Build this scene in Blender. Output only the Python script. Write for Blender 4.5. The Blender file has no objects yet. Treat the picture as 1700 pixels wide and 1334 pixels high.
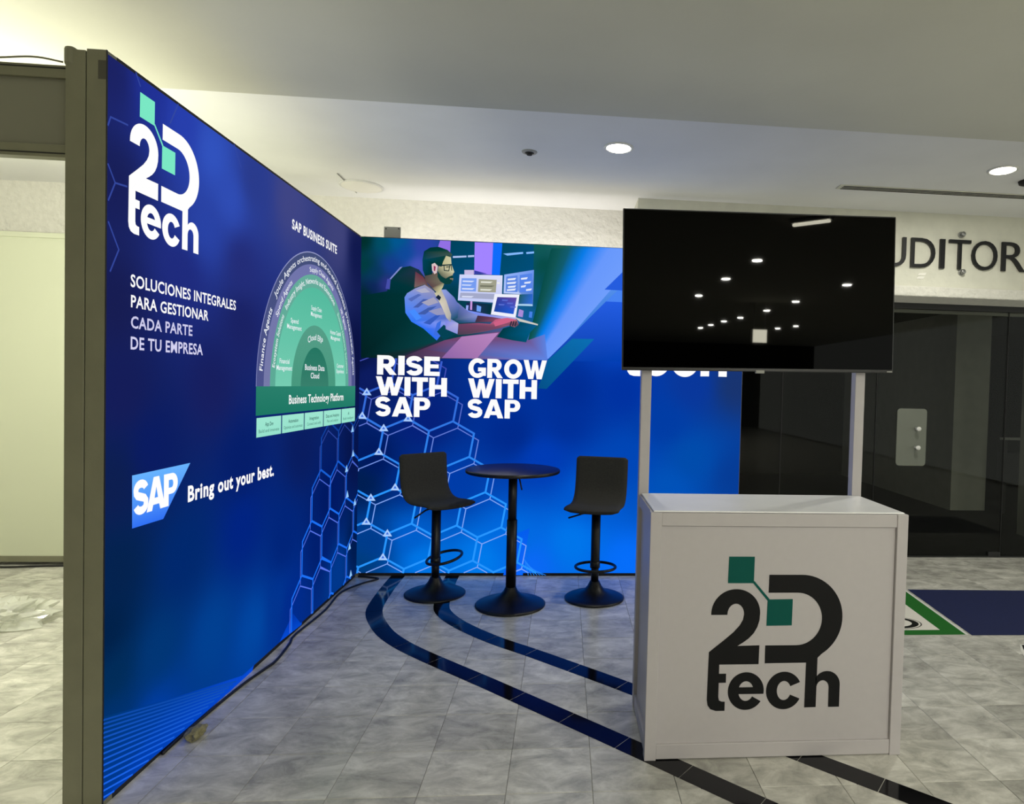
import bpy, bmesh, math, random
from mathutils import Vector, Matrix
from mathutils.geometry import tessellate_polygon

sc = bpy.context.scene
col = sc.collection
random.seed(7)

# ------------------------------------------------------------------ camera
FPX, CX, CY = 1056.744, 1027.997, 667.282          # focal length / principal point in 1700x1334 pixels
CR = Vector((0.99604138, -0.08500732, 0.02598691)).normalized()
CU = Vector((-0.02379169, 0.02673599, 0.99935937))
CW = Vector((0.08564764, 0.99602156, -0.02460769)).normalized()
CU = CR.cross(CW).normalized()
CC = Vector((1.51045, -4.83245, 1.45161))
cam = bpy.data.cameras.new('camera')
cam.sensor_fit = 'HORIZONTAL'; cam.sensor_width = 36.0
cam.lens = FPX / 1700 * 36
cam.shift_x = (850 - CX) / 1700
cam.shift_y = (CY - 667) / 1700
cam.clip_start = 0.05; cam.clip_end = 100
camo = bpy.data.objects.new('camera', cam); col.objects.link(camo)
camo.matrix_world = Matrix(((CR.x, CU.x, -CW.x, CC.x), (CR.y, CU.y, -CW.y, CC.y), (CR.z, CU.z, -CW.z, CC.z), (0, 0, 0, 1)))
sc.camera = camo

def at(x, y, ax, v):
    """point where the sight line of a photo pixel meets the plane (axis ax = v)"""
    d = CW + CR * ((x - CX) / FPX) - CU * ((y - CY) / FPX)
    return CC + d * ((v - CC[ax]) / d[ax])

def pix(P):
    d = Vector(P) - CC; z = d.dot(CW)
    return (CX + FPX * d.dot(CR) / z, CY - FPX * d.dot(CU) / z, z)

# ------------------------------------------------------------------ world, exposure
w = bpy.data.worlds.new('world'); sc.world = w; w.use_nodes = True
w.node_tree.nodes['Background'].inputs[0].default_value = (0.97, 1.0, 0.90, 1)
w.node_tree.nodes['Background'].inputs[1].default_value = 0.95
sc.view_settings.view_transform = 'Standard'
sc.view_settings.look = 'None'
sc.view_settings.exposure = 0.0
sc.view_settings.gamma = 1.0
sc.view_settings.use_curve_mapping = False
try:
    sc.cycles.use_denoising = True
except Exception:
    pass

HALL_LAMP = 34.0       # watts of each hall downlight
BOOTH_LAMP = 60.0      # watts of each arm lamp in the neighbouring booth
REAR_GLOW = 1.85       # radiance of the lit rear fabric of the back lightbox

# ------------------------------------------------------------------ helpers
def lin1(c):
    c /= 255.0
    return c / 12.92 if c <= 0.04045 else ((c + 0.055) / 1.055) ** 2.4
def lin(c): return (lin1(c[0]), lin1(c[1]), lin1(c[2]), 1.0)

def tag(o, label=None, cat=None, group=None, kind=None):
    if label: o['label'] = label
    if cat: o['category'] = cat
    if group: o['group'] = group
    if kind: o['kind'] = kind
    return o

def link(o, parent=None):
    col.objects.link(o)
    if parent is not None:
        o.parent = parent
        o.matrix_parent_inverse = parent_world(parent).inverted()
    return o

def parent_world(o):
    m = Matrix.Translation(o.location) @ o.rotation_euler.to_matrix().to_4x4()
    if o.parent is not None:
        m = parent_world(o.parent) @ o.matrix_parent_inverse @ m
    return m

def thing(name, label, cat, loc=(0, 0, 0), group=None):
    o = bpy.data.objects.new(name, None); o.empty_display_size = 0.05
    col.objects.link(o); o.location = loc
    return tag(o, label, cat, group)

class MB:
    def __init__(s): s.v = []; s.f = []; s.sm = []
    def add(s, v, f, smooth=False, M=None):
        n = len(s.v)
        for p in v:
            p = Vector(p)
            s.v.append(M @ p if M else p)
        for q in f: s.f.append([i + n for i in q]); s.sm.append(smooth)
        return s
    def box(s, x0, x1, y0, y1, z0, z1, b=0.0, M=None):
        if b <= 0:
            v = [(x, y, z) for x in (x0, x1) for y in (y0, y1) for z in (z0, z1)]
            f = [(0, 1, 3, 2), (4, 6, 7, 5), (0, 4, 5, 1), (2, 3, 7, 6), (0, 2, 6, 4), (1, 5, 7, 3)]
            return s.add(v, f, M=M)
        bm = bmesh.new(); bmesh.ops.create_cube(bm, size=1)
        for q in bm.verts:
            q.co = Vector(((x0 + x1) / 2 + q.co.x * (x1 - x0), (y0 + y1) / 2 + q.co.y * (y1 - y0), (z0 + z1) / 2 + q.co.z * (z1 - z0)))
        bmesh.ops.bevel(bm, geom=list(bm.edges), offset=b, segments=2, affect='EDGES', profile=0.5)
        bm.verts.index_update()
        s.add([q.co.copy() for q in bm.verts], [[q.index for q in f.verts] for f in bm.faces], M=M)
        bm.free(); return s
    def lathe(s, prof, seg=48, c=(0, 0, 0), smooth=True, M=None):
        v = []; f = []
        for r, z in prof:
            for k in range(seg):
                a = 2 * math.pi * k / seg
                v.append((c[0] + r * math.cos(a), c[1] + r * math.sin(a), c[2] + z))
        for i in range(len(prof) - 1):
            for k in range(seg):
                k2 = (k + 1) % seg
                f.append((i * seg + k, i * seg + k2, (i + 1) * seg + k2, (i + 1) * seg + k))
        f.append(tuple(range(seg))[::-1]); f.append(tuple((len(prof) - 1) * seg + k for k in range(seg)))
        return s.add(v, f, smooth, M)
    def tube(s, path, r, seg=10, closed=False, M=None):
        pts = [Vector(p) for p in path]; n = len(pts); v = []; f = []
        up = Vector((0, 0, 1)); prevn = None
        for i in range(n):
            a = pts[(i - 1) % n] if (closed or i > 0) else pts[i]
            b = pts[(i + 1) % n] if (closed or i < n - 1) else pts[i]
            t = (b - a).normalized()
            if prevn is None:
                nn = t.cross(up)
                if nn.length < 1e-4: nn = t.cross(Vector((1, 0, 0)))
            else: nn = prevn - t * prevn.dot(t)
            nn.normalize(); prevn = nn; bb = t.cross(nn)
            for k in range(seg):
                ang = 2 * math.pi * k / seg
                v.append(pts[i] + nn * (r * math.cos(ang)) + bb * (r * math.sin(ang)))
        for i in range(n if closed else n - 1):
            j = (i + 1) % n
            for k in range(seg):
                k2 = (k + 1) % seg
                f.append((i * seg + k, j * seg + k, j * seg + k2, i * seg + k2))
        if not closed:
            f.append(tuple(range(seg))); f.append(tuple((n - 1) * seg + k for k in range(seg))[::-1])
        return s.add(v, f, True, M)
    def prism(s, poly, frame):
        """poly: 2d points; frame(u, v, d) -> 3d, extruded from d=0 to d=1"""
        n = len(poly)
        v = [frame(u, q, 0) for u, q in poly] + [frame(u, q, 1) for u, q in poly]
        tri = tessellate_polygon([[Vector((u, q, 0)) for u, q in poly]])
        f = [tuple(t) for t in tri] + [tuple(i + n for i in t[::-1]) for t in tri]
        f += [(i, (i + 1) % n, (i + 1) % n + n, i + n) for i in range(n)]
        return s.add(v, f)
    def build(s, name, m, parent=None, fix=True):
        me = bpy.data.meshes.new(name)
        me.from_pydata([tuple(p) for p in s.v], [], s.f)
        me.polygons.foreach_set('use_smooth', s.sm)
        if fix:
            bm = bmesh.new(); bm.from_mesh(me)
            bmesh.ops.recalc_face_normals(bm, faces=bm.faces); bm.to_mesh(me); bm.free()
        me.materials.append(m); me.update()
        return link(bpy.data.objects.new(name, me), parent)

def catmull(pts, n=8):
    P = [Vector(p) for p in pts]; P = [2 * P[0] - P[1]] + P + [2 * P[-1] - P[-2]]
    out = []
    for i in range(1, len(P) - 2):
        for k in range(n):
            t = k / n
            out.append(0.5 * (2 * P[i] + (P[i + 1] - P[i - 1]) * t + (2 * P[i - 1] - 5 * P[i] + 4 * P[i + 1] - P[i + 2]) * t * t + (3 * P[i] - P[i - 1] - 3 * P[i + 1] + P[i + 2]) * t ** 3))
    out.append(P[-2]); return out

# ------------------------------------------------------------------ materials
def newmat(name):
    m = bpy.data.materials.new(name); m.use_nodes = True
    return m, m.node_tree.nodes, m.node_tree.links, m.node_tree.nodes['Principled BSDF']

def mat(name, c, rough=0.5, metal=0.0, spec=0.5, var=0.0, vscale=8.0, bump=0.0, bscale=60.0, detail=4.0):
    m, N, L, B = newmat(name)
    B.inputs['Base Color'].default_value = lin(c); B.inputs['Roughness'].default_value = rough
    B.inputs['Metallic'].default_value = metal; B.inputs['Specular IOR Level'].default_value = spec
    geo = N.new('ShaderNodeNewGeometry')
    if var > 0:
        no = N.new('ShaderNodeTexNoise'); no.inputs['Scale'].default_value = vscale; no.inputs['Detail'].default_value = 5
        L.new(geo.outputs['Position'], no.inputs['Vector'])
        r = N.new('ShaderNodeValToRGB'); a = lin(c)
        r.color_ramp.elements[0].position = 0.3; r.color_ramp.elements[1].position = 0.7
        r.color_ramp.elements[0].color = tuple(q * (1 - var) for q in a[:3]) + (1,)
        r.color_ramp.elements[1].color = tuple(min(1, q * (1 + var)) for q in a[:3]) + (1,)
        L.new(no.outputs['Fac'], r.inputs['Fac']); L.new(r.outputs['Color'], B.inputs['Base Color'])
    if bump > 0:
        n2 = N.new('ShaderNodeTexNoise'); n2.inputs['Scale'].default_value = bscale; n2.inputs['Detail'].default_value = detail
        L.new(geo.outputs['Position'], n2.inputs['Vector'])
        b = N.new('ShaderNodeBump'); b.inputs['Strength'].default_value = min(1, bump); b.inputs['Distance'].default_value = 0.01 * max(1, bump)
        L.new(n2.outputs['Fac'], b.inputs['Height']); L.new(b.outputs['Normal'], B.inputs['Normal'])
    return m

def emis(name, c, s):
    m, N, L, B = newmat(name)
    B.inputs['Base Color'].default_value = (0.8, 0.8, 0.8, 1)
    B.inputs['Emission Color'].default_value = c if len(c) == 4 else lin(c)
    B.inputs['Emission Strength'].default_value = s
    return m

def print_mat(name, glow):
    """printed colours kept in a colour attribute; glow: backlit fabric, else plain ink"""
    m, N, L, B = newmat(name)
    a = N.new('ShaderNodeVertexColor'); a.layer_name = 'ink'
    if glow:
        B.inputs['Base Color'].default_value = (0.0, 0.0, 0.0, 1)
        B.inputs['Specular IOR Level'].default_value = 0.01; B.inputs['Roughness'].default_value = 0.7
        L.new(a.outputs['Color'], B.inputs['Emission Color']); B.inputs['Emission Strength'].default_value = 1.0
    else:
        L.new(a.outputs['Color'], B.inputs['Base Color']); B.inputs['Roughness'].default_value = 0.6; B.inputs['Specular IOR Level'].default_value = 0.15
    return m

def marble(name, base, dark, light, tile=True, rough=0.27):
    m, N, L, B = newmat(name)
    geo = N.new('ShaderNodeNewGeometry')
    def mth(op, a=None, b=None):
        n = N.new('ShaderNodeMath'); n.operation = op
        for i, q in enumerate((a, b)):
            if q is None: continue
            if isinstance(q, (int, float)): n.inputs[i].default_value = q
            else: L.new(q, n.inputs[i])
        return n.outputs[0]
    sep = N.new('ShaderNodeSeparateXYZ'); L.new(geo.outputs['Position'], sep.inputs[0])
    ix = mth('FLOOR', mth('DIVIDE', mth('SUBTRACT', sep.outputs['X'], TX0), TPX))
    iy = mth('FLOOR', mth('DIVIDE', mth('SUBTRACT', sep.outputs['Y'], TY0), TPY))
    cmb = N.new('ShaderNodeCombineXYZ'); L.new(ix, cmb.inputs[0]); L.new(iy, cmb.inputs[1])
    wn = N.new('ShaderNodeTexWhiteNoise'); wn.noise_dimensions = '3D'; L.new(cmb.outputs[0], wn.inputs['Vector'])
    off = N.new('ShaderNodeVectorMath'); off.operation = 'MULTIPLY_ADD'
    L.new(wn.outputs['Color'], off.inputs[0]); off.inputs[1].default_value = (30, 30, 30); L.new(geo.outputs['Position'], off.inputs[2])
    mp = N.new('ShaderNodeMapping'); mp.inputs['Scale'].default_value = (4.2, 7.0, 4.0); mp.inputs['Rotation'].default_value = (0, 0, 0.25)
    L.new(off.outputs[0], mp.inputs['Vector'])
    no = N.new('ShaderNodeTexNoise'); no.inputs['Scale'].default_value = 1.5; no.inputs['Detail'].default_value = 9; no.inputs['Roughness'].default_value = 0.68; no.inputs['Distortion'].default_value = 0.5
    L.new(mp.outputs[0], no.inputs['Vector'])
    r = N.new('ShaderNodeValToRGB'); e = r.color_ramp.elements
    e[0].position = 0.34; e[0].color = lin(dark); e[1].position = 0.68; e[1].color = lin(light)
    k = e.new(0.5); k.color = lin(base)
    L.new(no.outputs['Fac'], r.inputs['Fac'])
    v = mth('MULTIPLY_ADD', wn.outputs['Value'], 0.26); v.node.inputs[2].default_value = 0.87
    mx = N.new('ShaderNodeVectorMath'); mx.operation = 'SCALE'
    L.new(r.outputs['Color'], mx.inputs[0]); L.new(v, mx.inputs['Scale'])
    L.new(mx.outputs[0], B.inputs['Base Color'])
    B.inputs['Roughness'].default_value = rough; B.inputs['Specular IOR Level'].default_value = 0.5
    return m

TX0, TPX, TY0, TPY = 0.72, 0.308, -2.035, 0.278
M = {}
M['tile'] = marble('marble_tile', (193, 191, 183), (160, 159, 152), (226, 224, 216))
M['stripe'] = mat('black_marble', (14, 14, 17), 0.09, spec=0.24, var=0.25, vscale=20)
M['grout'] = mat('grout', (138, 136, 128), 0.8)
M['plaster_near'] = mat('ceiling_plaster_dimmed', (214, 213, 198), 0.85, var=0.03, vscale=2.0, bump=0.08, bscale=30)  # darker warm tone paints in the weaker light on the near ceiling
M['plaster'] = mat('ceiling_plaster', (238, 238, 236), 0.85, var=0.03, vscale=2.0, bump=0.08, bscale=30)  # whitened to paint in the brighter light on the far ceiling
M['stucco'] = mat('rough_stucco', (222, 220, 210), 0.9, var=0.05, vscale=25, bump=1.8, bscale=20, detail=5)
M['stucco_smooth'] = mat('painted_wall', (216, 215, 200), 0.85, var=0.05, vscale=9, bump=0.35, bscale=24)
M['alu'] = mat('grey_aluminium', (122, 121, 100), 0.55, 0.1, var=0.05, vscale=14, bump=0.05, bscale=200)
M['alu_dark'] = mat('dark_groove', (22, 22, 22), 0.7)
M['notch'] = mat('grey_corner_key', (72, 70, 60), 0.6)
M['white_panel'] = mat('white_melamine', (198, 202, 178), 0.45)
M['fascia'] = mat('grey_fascia', (122, 121, 106), 0.5)
M['counter'] = mat('white_counter_laminate', (186, 181, 183), 0.42, var=0.015, vscale=30)
M['counter_top'] = mat('glossy_white_top', (246, 246, 248), 0.3, var=0.03, vscale=6)  # whitened to put the reflection of wall and lightbox into the colour
M['black_metal'] = mat('black_powder_coat', (9, 9, 10), 0.42, var=0.1, vscale=40)
M['fabric'] = mat('dark_woven_fabric', (46, 45, 40), 0.9, var=0.2, vscale=90, bump=0.3, bscale=500)
M['table_top'] = mat('black_table_top', (16, 15, 17), 0.3)
M['screen'] = mat('black_screen_glass', (1, 1, 1), 0.02, spec=0.1)
M['bezel'] = mat('black_bezel', (10, 10, 10), 0.35)
M['cable'] = mat('black_cable', (10, 10, 10), 0.5)
M['letter'] = mat('black_acrylic', (14, 14, 16), 0.35)
M['ink'] = print_mat('printed_vinyl', False)
M['glow'] = print_mat('backlit_print', True)
M['steel'] = mat('brushed_steel', (150, 150, 148), 0.35, 0.9)
M['plate'] = mat('grey_plate', (158, 158, 152), 0.5)
M['door_plate'] = mat('dull_grey_plate', (112, 116, 106), 0.6)
M['lump'] = mat('crumpled_tape', (128, 122, 88), 0.8, var=0.25, vscale=60)
M['lamp_white'] = mat('white_lamp_metal', (225, 225, 220), 0.4)
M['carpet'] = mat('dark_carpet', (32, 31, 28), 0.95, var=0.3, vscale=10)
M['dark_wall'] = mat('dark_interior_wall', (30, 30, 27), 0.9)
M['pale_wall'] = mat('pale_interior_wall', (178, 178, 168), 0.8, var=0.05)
M['black'] = mat('black_paint', (8, 8, 8), 0.6)
M['frame'] = mat('black_door_frame', (12, 12, 12), 0.4)
M['rear'] = emis('lit_rear_fabric', (255, 251, 252), REAR_GLOW)
M['hall_glow'] = emis('lit_hall_lens', (255, 250, 225), 60.0)
M['lamp_glow'] = emis('lit_lamp_lens', (255, 250, 225), 14.0)
M['off_white'] = mat('smooth_off_white', (240, 238, 228), 0.35)

m, N, L, B = newmat('door_glass')
tr = N.new('ShaderNodeBsdfTransparent'); tr.inputs[0].default_value = (0.79, 0.80, 0.78, 1)
gl = N.new('ShaderNodeBsdfGlossy'); gl.inputs['Roughness'].default_value = 0.02
fr = N.new('ShaderNodeFresnel'); fr.inputs[0].default_value = 1.22
mx = N.new('ShaderNodeMixShader'); L.new(fr.outputs[0], mx.inputs[0]); L.new(tr.outputs[0], mx.inputs[1]); L.new(gl.outputs[0], mx.inputs[2])
L.new(mx.outputs[0], N['Material Output'].inputs[0]); M['glass'] = m

m, N, L, B = newmat('clear_plastic_film')
tr = N.new('ShaderNodeBsdfTransparent'); tr.inputs[0].default_value = (0.93, 0.94, 0.9, 1)
gl = N.new('ShaderNodeBsdfGlossy'); gl.inputs['Roughness'].default_value = 0.12
df = N.new('ShaderNodeBsdfDiffuse'); df.inputs[0].default_value = (0.9, 0.9, 0.86, 1)
lw = N.new('ShaderNodeLayerWeight'); lw.inputs[0].default_value = 0.35
mx = N.new('ShaderNodeMixShader'); L.new(lw.outputs['Facing'], mx.inputs[0]); L.new(tr.outputs[0], mx.inputs[1]); L.new(gl.outputs[0], mx.inputs[2])
m2 = N.new('ShaderNodeMixShader'); m2.inputs[0].default_value = 0.32; L.new(mx.outputs[0], m2.inputs[1]); L.new(df.outputs[0], m2.inputs[2])
L.new(m2.outputs[0], N['Material Output'].inputs[0]); M['film'] = m

# ------------------------------------------------------------------ setting: floor
ZC, ZN = 2.935, 2.815           # far ceiling, nearer lower ceiling
YSTEP = -1.55
YW, YWL, YG = 0.18, 0.56, 0.57  # sign wall, rough wall behind the back lightbox, glass doors
floor = tag(MB().box(-7, 9, -18, YG + 0.02, -0.1, -0.004).build('floor', M['grout']), kind='structure')

cells = []
for i in range(-26, 27):
    for j in range(-58, 10):
        x0 = TX0 + i * TPX; y0 = TY0 + j * TPY
        x1 = x0 + TPX; y1 = min(y0 + TPY, YG + 0.01)
        if x0 < -7 or x1 > 9 or y0 < -18 or y1 - y0 < 0.03: continue
        area = 0
        if y0 > -4.4:
            q = [pix((a, b, 0)) for a, b in ((x0, y0), (x1, y0), (x1, y1), (x0, y1))]
            if max(a[0] for a in q) > 0 and min(a[0] for a in q) < 1700 and max(a[1] for a in q) > 0 and min(a[1] for a in q) < 1334:
                area = abs(sum(q[k][0] * q[(k + 1) % 4][1] - q[(k + 1) % 4][0] * q[k][1] for k in range(4))) / 2
                c = pix(((x0 + x1) / 2, (y0 + y1) / 2, 0))
                hid = (1075 < c[0] < 1495 and 860 < c[1] < 1245) or (106 < c[0] < 175) or (175 <= c[0] < 592 and c[1] < 1334 - .905 * (c[0] - 175) - 12)
                if hid: area = 0
        cells.append((area, x0, x1, y0, y1))
cells.sort(reverse=True)
g = 0.0008
tile_mesh = {}
rest = MB()
for n, (area, x0, x1, y0, y1) in enumerate(cells):
    if n < 290 and area > 0:
        key = round(y1 - y0, 4)
        if key not in tile_mesh:
            hx, hy = (x1 - x0) / 2 - g, (y1 - y0) / 2 - g; b = 0.0012
            v = [(-hx, -hy, -.004), (hx, -hy, -.004), (hx, hy, -.004), (-hx, hy, -.004), (-hx, -hy, -b), (hx, -hy, -b), (hx, hy, -b), (-hx, hy, -b),
                 (-hx + b, -hy + b, 0), (hx - b, -hy + b, 0), (hx - b, hy - b, 0), (-hx + b, hy - b, 0)]
            f = [(8, 9, 10, 11)] + [(k + o, (k + 1) % 4 + o, (k + 1) % 4 + o + 4, k + o + 4) for o in (0, 4) for k in range(4)]
            me = bpy.data.meshes.new('tile'); me.from_pydata(v, [], f); me.materials.append(M['tile']); tile_mesh[key] = me
        o = bpy.data.objects.new('tile', tile_mesh[key]); o.location = ((x0 + x1) / 2, (y0 + y1) / 2, random.uniform(-.0006, 0))
        col.objects.link(o); o.parent = floor
    else:
        z = random.uniform(-.0006, 0); xa, xb, ya, yb = x0 + g, x1 - g, y0 + g, y1 - g
        rest.add([(xa, ya, z), (xb, ya, z), (xb, yb, z), (xa, yb, z), (xa, ya, -.004), (xb, ya, -.004), (xb, yb, -.004), (xa, yb, -.004)],
                 [(0, 1, 2, 3), (0, 4, 5, 1), (1, 5, 6, 2), (2, 6, 7, 3), (3, 7, 4, 0)])
tag(rest.build('distant_tiles', M['tile'], floor, fix=False), kind='stuff')

def band(center, width, start):
    pts = catmull([(x, y, 0) for x, y in center], 14)
    s = [0.0]
    for a, b in zip(pts, pts[1:]): s.append(s[-1] + (b - a).length)
    def P(d):
        d = max(0, min(d, s[-1]))
        for i in range(len(s) - 1):
            if s[i + 1] >= d:
                t = (d - s[i]) / max(1e-9, s[i + 1] - s[i]); tg = (pts[i + 1] - pts[i]).normalized()
                return pts[i].lerp(pts[i + 1], t), tg
        return pts[-1], (pts[-1] - pts[-2]).normalized()
    d = start - 0.303 if start > 0 else 0.0
    while d < s[-1] - 0.02:
        a, b = max(0, d) + 0.0015, min(d + 0.303, s[-1]) - 0.0015
        d += 0.303
        if b - a < 0.02: continue
        top = []; n = 7
        for k in range(n):
            p, t = P(a + (b - a) * k / (n - 1)); nn = Vector((-t.y, t.x, 0)) * (width / 2)
            top.append((p + nn, p - nn))
        v = [q + Vector((0, 0, h)) for h in (0.0008, -0.003) for pr in top for q in pr]
        f = []; m_ = 2 * n
        for k in range(n - 1):
            f.append((2 * k, 2 * k + 1, 2 * k + 3, 2 * k + 2))
            f.append((2 * k, 2 * k + 2, 2 * k + 2 + m_, 2 * k + m_)); f.append((2 * k + 1, 2 * k + 1 + m_, 2 * k + 3 + m_, 2 * k + 3))
        f += [(0, m_, m_ + 1, 1), (m_ - 2, m_ - 1, 2 * m_ - 1, 2 * m_ - 2)]
        MB().add(v, f).build('stripe_tile', M['stripe'], floor)
band([(.307, .10), (.307, -.10), (.312, -.35), (.331, -.645), (.364, -.80), (.43, -.955), (.522, -1.117), (.634, -1.258), (.76, -1.384), (.93, -1.535), (1.15, -1.725), (1.352, -1.905),
      (1.573, -2.1), (1.79, -2.295), (1.935, -2.427), (2.222, -2.69), (2.80, -3.22), (3.8, -4.13)], 0.1, 0.25)
band([(.705, .10), (.706, -.10), (.714, -.27), (.728, -.5), (.756, -.703), (.806, -.822), (.88, -.936), (.97, -1.044), (1.083, -1.16), (1.2, -1.265), (1.37, -1.4), (1.581, -1.579),
      (1.82, -1.785), (2.12, -2.06), (2.495, -2.407), (2.828, -2.703), (3.4, -3.22), (4.4, -4.13)], 0.1, 0.22)

# ------------------------------------------------------------------ setting: ceiling and walls
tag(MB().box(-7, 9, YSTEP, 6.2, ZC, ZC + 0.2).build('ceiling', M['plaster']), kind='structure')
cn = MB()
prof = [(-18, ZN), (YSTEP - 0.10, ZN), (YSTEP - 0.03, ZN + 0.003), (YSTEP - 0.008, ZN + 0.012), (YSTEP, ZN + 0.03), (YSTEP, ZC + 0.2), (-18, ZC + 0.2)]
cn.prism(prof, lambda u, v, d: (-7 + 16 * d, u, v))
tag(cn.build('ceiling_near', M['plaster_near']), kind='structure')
tag(MB().box(-7, 2.05, YWL, YWL + 0.15, 0, ZC).build('wall_back', M['stucco']), kind='structure')
wr = MB().box(2.05, 9, YW, YG + 0.15, 2.335, ZC)
tag(wr.build('wall_sign', M['stucco_smooth']), kind='structure')
tag(MB().box(2.05, 9, YW - 0.022, YG + 0.1, 2.25, 2.335, b=0.012).build('trim_1', M['stucco']), kind='structure')
tag(MB().box(-4.5, -4.35, -18, YWL, 0, ZN).build('light_block_hall_left', M['pale_wall']), kind='structure')  # unseen slab added to block ambient light coming from the left
tag(MB().box(-7, 9, -18.2, -18, 0, ZN).build('wall_hall_end', M['dark_wall']), kind='structure')

# glass doors with the dark auditorium foyer behind
door = tag(MB().box(2.06, 8.9, YG - 0.04, YG + 0.04, 2.2, 2.25).build('door_1', M['frame']), kind='structure')
for a, b in ((2.08, 3.394), (3.40, 4.247), (4.253, 5.455), (5.462, 6.9), (6.905, 8.8)):
    MB().box(a, b, YG - 0.005, YG + 0.005, 0.008, 2.2).build('glass_pane', M['glass'], door)
for x in (3.397, 4.25, 5.4585, 6.902):
    MB().box(x - .003, x + .003, YG - 0.007, YG + 0.007, 0.008, 2.2).build('seal', M['black'], door)
MB().box(2.08, 8.8, YG - 0.012, YG + 0.012, 0.0, 0.012).build('bottom_rail', M['frame'], door)
MB().box(5.34, 5.452, YG - 0.016, YG + 0.016, 0.012, 0.05, b=.004).build('floor_clamp', M['frame'], door)
MB().box(2.06, 8.9, YG + 0.006, YG + 0.03, 2.17, 2.2).build('head_bead', M['plate'], door)
pl = thing('door_plate', 'rounded grey plate with two steel pegs on the glass door', 'door plate', (4.58, YG - .006, 0.817))
def rrect(x0, x1, z0, z1, r, n=6):
    out = []
    for cx, cz, a0 in ((x1 - r, z1 - r, 0), (x0 + r, z1 - r, 90), (x0 + r, z0 + r, 180), (x1 - r, z0 + r, 270)):
        for k in range(n + 1):
            a = math.radians(a0 + 90 * k / n); out.append((cx + r * math.cos(a), cz + r * math.sin(a)))
    return out
pp_ = MB().prism(rrect(4.443, 4.716, .817, 1.323, .03), lambda u, v, d: (u, YG - .006 - .008 * d, v)).build('plate', M['door_plate'], pl)
for z in (1.147, .981):
    RX = Matrix.Translation((4.617, YG - .014, z)) @ Matrix.Rotation(math.pi / 2, 4, 'X')
    MB().lathe([(.012, 0), (.012, .035), (.019, .04), (.02, .055), (.015, .062)], 20, M=RX).build('peg', M['lamp_white'], pp_)

# foyer behind the glass
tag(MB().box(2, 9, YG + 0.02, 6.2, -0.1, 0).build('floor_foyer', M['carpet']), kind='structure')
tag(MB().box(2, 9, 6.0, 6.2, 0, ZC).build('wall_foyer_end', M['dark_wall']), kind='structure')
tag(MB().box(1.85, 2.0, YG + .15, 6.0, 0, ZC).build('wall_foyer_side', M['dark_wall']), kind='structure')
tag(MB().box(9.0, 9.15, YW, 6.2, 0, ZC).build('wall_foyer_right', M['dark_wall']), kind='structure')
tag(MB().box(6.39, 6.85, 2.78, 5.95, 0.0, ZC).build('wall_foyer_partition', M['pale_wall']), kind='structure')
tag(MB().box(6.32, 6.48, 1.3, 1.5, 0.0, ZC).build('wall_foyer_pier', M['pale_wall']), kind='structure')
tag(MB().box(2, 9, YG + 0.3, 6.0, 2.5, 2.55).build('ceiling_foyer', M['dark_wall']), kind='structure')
r_ = thing('foyer_barrier', 'pale horizontal rail in the foyer behind the glass door', 'railing', (7.3, 2.6, 0))
MB().box(6.9, 8.6, 2.58, 2.62, .915, .945).build('rail', M['plate'], r_)
for x in (6.95, 7.35, 8.5): MB().box(x - .03, x + .03, 2.58, 2.62, 0, .915).build('post', M['black'], r_)
MB().box(7.0, 7.3, 2.62, 2.8, 0.35, .75).build('side_panel', M['black'], r_)
tag(MB().box(5.18, 5.42, 3.55, 3.67, 2.15, 2.42, b=.01).build('wall_speaker', M['black']), 'small black box high in the dark foyer behind glass', 'speaker')
dc = bpy.data.objects['wall_speaker']

# ------------------------------------------------------------------ prints
class Print:
    def __init__(s, frame): s.v = []; s.f = []; s.c = []; s.frame = frame; s.layer = 0
    def poly(s, pts, color, layer=None):
        if layer is None: s.layer += 1; layer = s.layer
        n = len(s.v); multi = isinstance(color[0], (tuple, list))
        s.v += [s.frame(u, v, layer) for u, v in pts]
        for t in tessellate_polygon([[Vector((u, v, 0)) for u, v in pts]]):
            s.f.append([n + i for i in t]); s.c += [lin(color[i]) if multi else lin(color) for i in t]
    def mesh(s, vs, fs, color, layer):
        n = len(s.v); s.v += [s.frame(u, v, layer) for u, v in vs]
        for f in fs: s.f.append([n + i for i in f]); s.c += [lin(color)] * len(f)
    def stroke(s, a, b, wd, color, layer):
        a, b = Vector(a), Vector(b); d = (b - a)
        if d.length < 1e-6: return
        d.normalize(); n = Vector((-d.y, d.x)) * wd / 2; e = d * wd * .28
        s.poly([tuple(a - e + n), tuple(b + e + n), tuple(b + e - n), tuple(a - e - n)], color, layer)
    def build(s, name, parent, m):
        me = bpy.data.meshes.new(name); me.from_pydata([tuple(p) for p in s.v], [], s.f)
        at_ = me.color_attributes.new('ink', 'FLOAT_COLOR', 'CORNER')
        k = 0
        flat = []
        for pz in me.polygons:
            for _ in range(pz.loop_total): flat += s.c[k]; k += 1
        at_.data.foreach_set('color', flat)
        me.materials.append(m); me.update()
        return link(bpy.data.objects.new(name, me), parent)

EPS = 0.00035
FL = lambda u, v, l: (0.0005 + l * EPS, u, v)          # left lightbox: u = y, v = z
FB = lambda u, v, l: (u, -0.0005 - l * EPS, v)         # back lightbox: u = x, v = z
YF = -2.405
FC = lambda u, v, l: (u, YF - 0.0006 - l * EPS, v)     # counter front
def pL(x, y): p = at(x, y, 0, 0.0); return (p.y, p.z)
def pB(x, y): p = at(x, y, 1, 0.0); return (p.x, p.z)

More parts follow.
